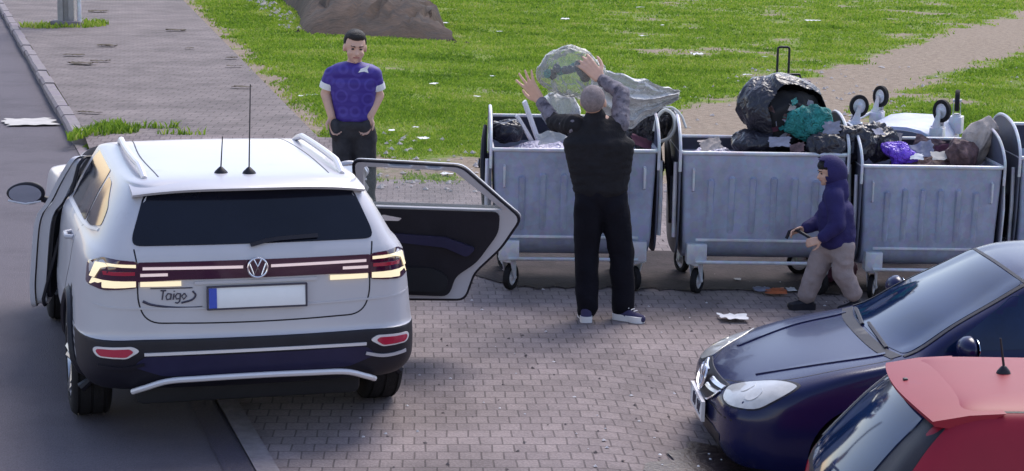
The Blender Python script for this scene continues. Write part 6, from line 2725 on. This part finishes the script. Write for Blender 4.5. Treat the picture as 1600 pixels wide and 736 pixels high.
torn_bag()
o = blob('cloth', survey(1266, 196, 14.70), (0.155, 0.07, 0.125), M['teal'], None, 14, 0.06, 9)
tag(o, 'crumpled teal cloth spilling from the torn black bag', 'cloth')
o = blob('rubbish_bag', survey(1325, 225, 14.66), (0.17, 0.13, 0.12), M['bag_black'], None, 15, 0.06, 9)
tag(o, 'black bag slumped across the gap between second and third container', 'bag')
o = blob('rubbish_bag', survey(1290, 232, 14.56), (0.14, 0.10, 0.09), M['bag_black'], None, 16, 0.05, 9)
tag(o, 'small black bag hanging over the rim just above the hooded child', 'bag')
o = blob('rubbish_bag', survey(1362, 222, 14.95), (0.17, 0.17, 0.12), M['bag_black'], None, 17, 0.06, 9)
tag(o, 'black bag heaped in the left end of the third container', 'bag')
o = blob('rubbish_bag', survey(1180, 222, 14.8), (0.17, 0.15, 0.08), M['bag_black'], None, 18, 0.04, 8)
tag(o, 'flat black bag under the left side of the huge torn bag', 'bag')
o = blob('rubbish_bag', (1.56, 14.92, 0.95), (0.22, 0.22, 0.11), M['bag_lilac'], None, 19, 0.05, 6)
tag(o, 'pale bluish bag inside the left end of the second container', 'bag')
o = blob('rubbish_heap', (2.0, 14.95, 0.80), (0.5, 0.36, 0.22), M['dark'], None, 29, 0.06, 6)
tag(o, 'dark rubbish filling the second container under the torn bag', 'rubbish')
# --- third container
o = blob('rubbish_bag', survey(1404, 240, 14.75), (0.115, 0.09, 0.060), M['purple'], None, 21, 0.05, 7, rot=(0, R(20), 0))
tag(o, 'shiny purple bag poking over the rim of the third container', 'bag')
o = blob('rubbish_heap', (3.27, 14.83, 0.86), (0.36, 0.33, 0.17), M['brown'], None, 22, 0.07, 7)
tag(o, 'brown mixed rubbish filling the third container', 'rubbish')
o = blob('cloth', survey(1527, 222, 14.85), (0.10, 0.10, 0.19), M['beige'], None, 23, 0.05, 7, rot=(0, R(24), 0))
tag(o, 'beige cloth propped in the right end of the third container', 'cloth')
o = blob('rubbish_bag', survey(1500, 240, 14.7), (0.12, 0.10, 0.09), M['brown'], None, 24, 0.05, 8)
tag(o, 'dark brown bag beside the beige cloth in the third container', 'bag')
for k, (px, py, m_, w_, lab) in enumerate(((1432, 245, 'paper', 0.10, 'white scrap at the front rim of the third container right of the purple bag'), (1468, 244, 'card', 0.14, 'pale crumpled wrapper in the middle of the third container'), (1372, 206, 'grey_cloth', 0.10, 'grey rag on the black bag in the third container'))):
    o = sheet('wrapper', survey(px, py, 14.66), w_, w_ * 0.6, M[m_], None, 31 + k, 0.03, 12, (R(40), 0, 0.3 * k), n=10)
    tag(o, lab, 'wrapper')
o = blob('rubbish_heap', (4.45, 14.9, 0.86), (0.4, 0.33, 0.15), M['bag_lilac'], None, 25, 0.06, 6)
tag(o, 'pale rubbish inside the rightmost container', 'rubbish')

random.seed(31)
LOOSE = [
    # px, py, d, w, h, material, label, name
    (1438, 236, 14.75, 0.20, 0.14, 'grey_cloth', 'grey rag lying behind the white scrap in the third container', 'rag'),
    (1480, 236, 14.8, 0.18, 0.12, 'maroon', 'maroon rag between the pale wrapper and the dark brown bag', 'rag'),
    (1452, 226, 14.95, 0.24, 0.12, 'brown', 'torn brown wrapper at the back of the third container', 'wrapper'),
    (1395, 215, 14.95, 0.14, 0.10, 'beige', 'small beige scrap on the black bag behind the purple bag', 'wrapper'),
    (1218, 222, 14.6, 0.16, 0.08, 'grey_cloth', 'grey scrap at the rim below the mouth of the torn black bag', 'wrapper'),
    (1246, 232, 14.52, 0.12, 0.08, 'brown', 'brown scrap on the rim of the second container below the teal cloth', 'wrapper'),
    (1300, 200, 14.6, 0.13, 0.10, 'grey_cloth', 'grey rag at the right edge of the teal cloth', 'rag'),
    (1110, 226, 14.7, 0.20, 0.10, 'beige', 'beige scrap beside the pale bluish bag in the second container', 'wrapper'),
    (862, 214, 14.7, 0.22, 0.10, 'bag_white', 'milky plastic scrap at the front rim left of the man in black', 'wrapper'),
    (1002, 222, 14.65, 0.18, 0.08, 'maroon', 'maroon rag at the front rim right of the man in black', 'rag'),
]
for k, (px, py, d, w_, h_, m_, lab, nm) in enumerate(LOOSE):
    o = sheet(nm, survey(px, py, d), w_, h_, M[m_], None, 70 + k, 0.05, 9, (R(50) + 0.3 * random.random(), random.uniform(-.4, .4), random.uniform(-.6, .6)), n=16, edge=0.5)
    tag(o, lab, nm)

# --- suitcase with raised handle behind the torn bag
cx = survey(1238, 118, 15.52)
root = empty('suitcase', (cx.x, 15.52, 0.78), 0.1, 'dark purple trolley suitcase with raised handle behind the torn black bag', 'suitcase')
bm = bmesh.new()
box(bm, (0, 0, 0.40), (0.30, 0.17, 0.80), bevel=0.035)
obj('case_shell', bm, M['case'], root)
bm = bmesh.new()
tube(bm, [(-0.115, 0.05, 0.78), (-0.115, 0.05, 1.03), (-0.112, 0.05, 1.045), (-0.10, 0.05, 1.052), (-0.035, 0.05, 1.052), (-0.023, 0.05, 1.045), (-0.02, 0.05, 1.03), (-0.02, 0.05, 0.78)], 0.010, 8)
obj('pull_handle', bm, M['black'], root)
bm = bmesh.new()
tube(bm, [(-0.05, 0, 0.80), (-0.04, 0, 0.835), (0.06, 0, 0.835), (0.07, 0, 0.80)], 0.011, 8)
obj('carry_handle', bm, M['black'], root)
for s in (-1, 1):
    bm = bmesh.new()
    lathe(bm, [(-0.012, 0.001), (-0.014, 0.03), (0.014, 0.03), (0.012, 0.001)], 16, 'x', (s * 0.12, 0.09, 0.02), closed=False)
    obj('wheel', bm, M['rubber'], root)

# ------------------------------------------------------------------ things lying about


def on_ground(px, py, z=0.0):
    """distance at which the line of sight meets height z"""
    a = survey(px, py, 10.0)
    return (CAM_H - z) / (CAM_H - a.z) * 10.0


def litter(px, py, w_, h_, m_, lab, name='paper_scrap', cat='litter', group=None, z=0.006, seed=0, rz=0.0, amp=0.012, fs=10):
    d = on_ground(px, py, z)
    p = survey(px, py, d)
    o = sheet(name, (p.x, p.y, z + (0.012 if z < 0.1 else 0.022)), w_, h_, M[m_], None, seed, amp, fs, (0, 0, rz), n=12, edge=0.5)
    tag(o, lab, cat, group)
    return o


litter(1146, 500, 0.20, 0.17, 'paper', 'crumpled white tissue on the paving between the man and the navy car', 'tissue', seed=2, amp=0.03)
litter(1212, 459, 0.16, 0.18, 'orange', 'flattened orange wrapper in front of the second container', 'wrapper', seed=3, amp=0.03)
litter(1190, 456, 0.13, 0.16, 'grey_cloth', 'grey rag beside the orange wrapper on the paving', 'rag', seed=5, amp=0.035)
litter(1236, 455, 0.07, 0.12, 'paper', 'small white scrap between the orange wrapper and the child', seed=6)
litter(1152, 438, 0.05, 0.06, 'paper', 'white scrap in the shade under the second container', seed=7)
litter(46, 192, 0.62, 0.75, 'card', 'flattened pale cardboard lying on the road near the kerb', 'cardboard', 'cardboard', seed=9, rz=0.3, amp=0.015, fs=3, z=0.004)
o = blob('rag', survey(1300, 436, 15.1), (0.16, 0.12, 0.10), M['maroon'], None, 51, 0.05, 8)
o.location.z = 0.11
tag(o, 'dark maroon rag lying on the ground behind the legs of the child', 'rag')
GL = 'white litter scattered over the grass'
spots_ = [(883, 31, .34, .5), (1005, 57, .16, .3), (1270, 33, .22, .5), (693, 37, .26, .3), (678, 132, .14, .25), (662, 218, .2, .2), (698, 273, .16, .16), (1090, 86, .35, .3), (490, 150, .16, .3),
          (470, 151, .1, .2), (1195, 90, .1, .15), (1168, 118, .14, .2), (780, 50, .12, .2), (1035, 40, .1, .2), (770, 120, .1, .15), (650, 200, .1, .1), (1000, 12, .15, .3), (930, 95, .1, .2), (612, 205, .12, .12), (745, 152, .1, .15)]
for k, (px, py, w_, h_) in enumerate(spots_):
    litter(px, py, w_ * 0.62, h_ * 0.75, 'paper', 'white scrap of litter lying in the green grass', group=GL, z=0.07 if k != 6 else 0.01, seed=60 + k, amp=0.05, rz=k * 0.7)
# dead twigs and leaves on the sidewalk
M['leaf'] = mat('dead_leaf', (0.09, 0.07, 0.05), 0.9, var=0.4, vscale=12)
for k, (px, py, w_, h_) in enumerate([(167, 73, .34, .22), (116, 88, .34, .16), (157, 97, .32, .14), (128, 101, .42, .25), (153, 19, .42, .3), (296, 77, .16, .12), (140, 178, .3, .1), (275, 49, .4, .2), (362, 92, .2, .14), (378, 138, .3, .12), (366, 105, .25, .1)]):
    litter(px, py, w_, h_, 'leaf', 'small clump of dead leaves on the sidewalk paving', 'leaf_clump', 'leaves', 'leaf clumps on the sidewalk', z=0.125, seed=90 + k, amp=0.03, rz=(k % 3 - 1) * 0.2)

# damp soil patch in front of the navy car
bm = bmesh.new()
ring = []
ring2 = []
cpt = survey(1150, 728, on_ground(1150, 728))
for k in range(72):
    a = 2 * PI * k / 72
    r_ = 1 + 0.35 * noise.noise(V((math.cos(a) * 1.5, math.sin(a) * 1.5, 2))) + 0.16 * noise.noise(V((math.cos(a) * 6, math.sin(a) * 6, 5)))
    x, y = cpt.x + 0.15 + math.cos(a) * r_ * 0.60, cpt.y + 0.0 + math.sin(a) * r_ * 0.62
    ring.append(bm.verts.new((x, y, ground_z(x, y) + 0.012)))
vs = [bm.verts.new((cpt.x + 0.15, cpt.y, ground_z(cpt.x + .15, cpt.y) + 0.015))]
mid = []
for r_v in ring:
    m_ = vs[0].co.lerp(r_v.co, 0.5)
    mid.append(bm.verts.new((m_.x, m_.y, ground_z(m_.x, m_.y) + 0.014)))
for k in range(72):
    bm.faces.new((ring[k], ring[(k + 1) % 72], mid[(k + 1) % 72], mid[k]))
    bm.faces.new((mid[k], mid[(k + 1) % 72], vs[0]))
M['damp'] = mat('damp_soil', (0.032, 0.019, 0.020), 0.45, var=0.5, vscale=9, bump=0.5, bscale=30, dirt=(0.08, 0.06, 0.062), dscale=7, dthr=0.58)
o = obj('damp_soil', bm, M['damp'])
o['kind'] = 'structure'


# dirty earth under the containers, with their shade painted into its dark colour
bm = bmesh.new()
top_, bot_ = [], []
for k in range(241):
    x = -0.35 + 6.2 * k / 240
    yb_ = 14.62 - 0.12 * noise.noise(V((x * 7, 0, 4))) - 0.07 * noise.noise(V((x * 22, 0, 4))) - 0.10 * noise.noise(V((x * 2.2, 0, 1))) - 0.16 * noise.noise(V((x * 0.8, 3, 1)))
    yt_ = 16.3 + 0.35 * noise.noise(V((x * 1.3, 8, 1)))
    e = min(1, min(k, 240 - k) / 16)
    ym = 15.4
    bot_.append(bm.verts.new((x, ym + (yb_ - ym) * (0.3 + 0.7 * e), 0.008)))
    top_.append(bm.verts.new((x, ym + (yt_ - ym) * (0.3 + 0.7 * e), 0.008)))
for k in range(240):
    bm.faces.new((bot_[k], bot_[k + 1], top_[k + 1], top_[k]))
M['grime_shade'] = mat('shaded_grimy_ground', (0.032, 0.023, 0.025), 0.9, var=0.5, vscale=5, bump=0.5, bscale=40, spec=0.2, dirt=(0.075, 0.056, 0.06), dscale=4, dthr=0.60)
o = obj('shaded_grimy_soil', bm, M['grime_shade'])
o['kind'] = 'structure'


def crumbs(name, n, fun, smin, smax, material, label, cat):
    vs, fs = [], []
    for k in range(n):
        x, y, z = fun()
        s = random.uniform(smin, smax)
        b = len(vs)
        a0 = random.uniform(0, PI)
        for j in range(4):
            a = a0 + j * PI / 2 + random.uniform(-.3, .3)
            vs.append((x + s * math.cos(a), y + s * 1.1 * math.sin(a), z))
        vs.append((x + random.uniform(-.3, .3) * s, y, z + s * random.uniform(0.4, 0.9)))
        fs += [(b, b + 1, b + 4), (b + 1, b + 2, b + 4), (b + 2, b + 3, b + 4), (b + 3, b, b + 4)]
    me_ = bpy.data.meshes.new(name)
    me_.from_pydata(vs, [], fs)
    o = link(name, me_, material, smooth=False)
    return tag(o, label, cat, kind='stuff')


random.seed(21)


def rp():
    y = random.uniform(9.4, 17)
    x = random.uniform(-0.9, 3.2) * (y / 10)
    return (x, y, ground_z(x, y) + 0.002)


M['pebble'] = mat('pale_grit', (0.55, 0.52, 0.53), 0.9)
M['grit'] = mat('dark_grit', (0.10, 0.08, 0.08), 0.9)
crumbs('grit', 150, rp, 0.006, 0.016, M['pebble'], 'pale specks of grit and crumbs scattered over the block paving', 'grit')
crumbs('dark_grit', 240, rp, 0.006, 0.016, M['grit'], 'dark specks of dirt scattered over the block paving', 'grit')


def rs():
    k = random.random()
    if k < 0.5:
        y = random.uniform(19.2, 24)
        x = random.uniform(-2.2, 3.5)
    else:
        y = random.uniform(20, 36)
        x = 1.0 + (y - 21) * 0.42 + random.uniform(-2.5, 2.5)
    return (x, y, field_z(x, y) + 0.01 if y > 20.3 else 0.005)


M['stone'] = mat('pale_stone', (0.40, 0.36, 0.35), 0.9, var=0.2, vscale=3)
crumbs('stones', 520, rs, 0.015, 0.05, M['stone'], 'pale stones and gravel strewn over the bare earth behind the containers', 'stones')


def rb():
    t = random.random()
    p = V((-4.6, 41.8, 0)).lerp(V((-7.6, 56, 0)), t)
    return (p.x + random.uniform(-0.35, 0.15), p.y + random.uniform(-0.5, 0.5), 0.06)


def rc_():
    t = random.random()
    p = V((-1.2, 39.3, 0)).lerp(V((-4.6, 41.5, 0)), t)
    return (p.x + random.uniform(-0.5, 0.5), p.y + random.uniform(-0.6, 0.6), 0.05)


crumbs('soil_clods', 170, rc_, 0.03, 0.12, M['soil'], 'dark clods of earth fallen along the front foot of the bank', 'soil')
crumbs('rubble', 110, rb, 0.04, 0.13, M['stone'], 'broken pale rubble lying along the left foot of the earth bank', 'rubble')


def rd_():
    a = random.uniform(0, 2 * PI)
    r_ = random.random() ** 0.6
    x, y = cpt.x + 0.15 + math.cos(a) * r_ * 0.6, cpt.y + math.sin(a) * r_ * 0.65
    return (x, y, ground_z(x, y) + 0.014)


crumbs('glass_crumbs', 46, rd_, 0.006, 0.013, M['paper'], 'bright crumbs glinting on the damp patch before the navy car', 'crumbs')

# ------------------------------------------------------------------ concrete pole at the far end of the sidewalk
M['concrete'] = mat('pole_concrete', (0.33, 0.31, 0.30), 0.9, var=0.2, vscale=3, bump=0.4, bscale=30, dirt=(0.22, 0.20, 0.20), dscale=1.5, dthr=0.5)
pc = survey(105, 40, on_ground(105, 40, 0.125))
root = empty('utility_pole', (pc.x, pc.y, 0.1), 0.1, 'grey concrete utility pole with its foot in weeds at the top left', 'pole')
bm = bmesh.new()
for (w0, w1, x0) in ((0.34, 0.22, 0.0),):
    secs = []
    for z, k in ((0, 1.0), (2.5, 0.92), (8.5, 0.70)):
        hx, hy = 0.17 * k, 0.22 * k
        pl_ = [(-hx, -hy), (-hx * 0.35, -hy), (-hx * 0.3, -hy * 0.7), (hx * 0.3, -hy * 0.7), (hx * 0.35, -hy), (hx, -hy), (hx, hy), (-hx, hy)]
        secs.append([bm.verts.new((a, b, z)) for a, b in pl_])
    for a, b in zip(secs, secs[1:]):
        for i in range(8):
            bm.faces.new((a[i], a[(i + 1) % 8], b[(i + 1) % 8], b[i]))
    bm.faces.new(secs[0][::-1])
    bm.faces.new(secs[-1])
obj('pole_shaft', bm, M['concrete'], root, ang=20)
bm = bmesh.new()
box(bm, (0, 0, 0.06), (0.62, 0.66, 0.16), bevel=0.02)
obj('footing', bm, M['kerb'], root)
bm = bmesh.new()
tube(bm, [(0.27, -0.1, 0.1), (0.27, -0.1, 8.0)], 0.045, 10)
obj('cable_duct', bm, M['galv_light'], root)
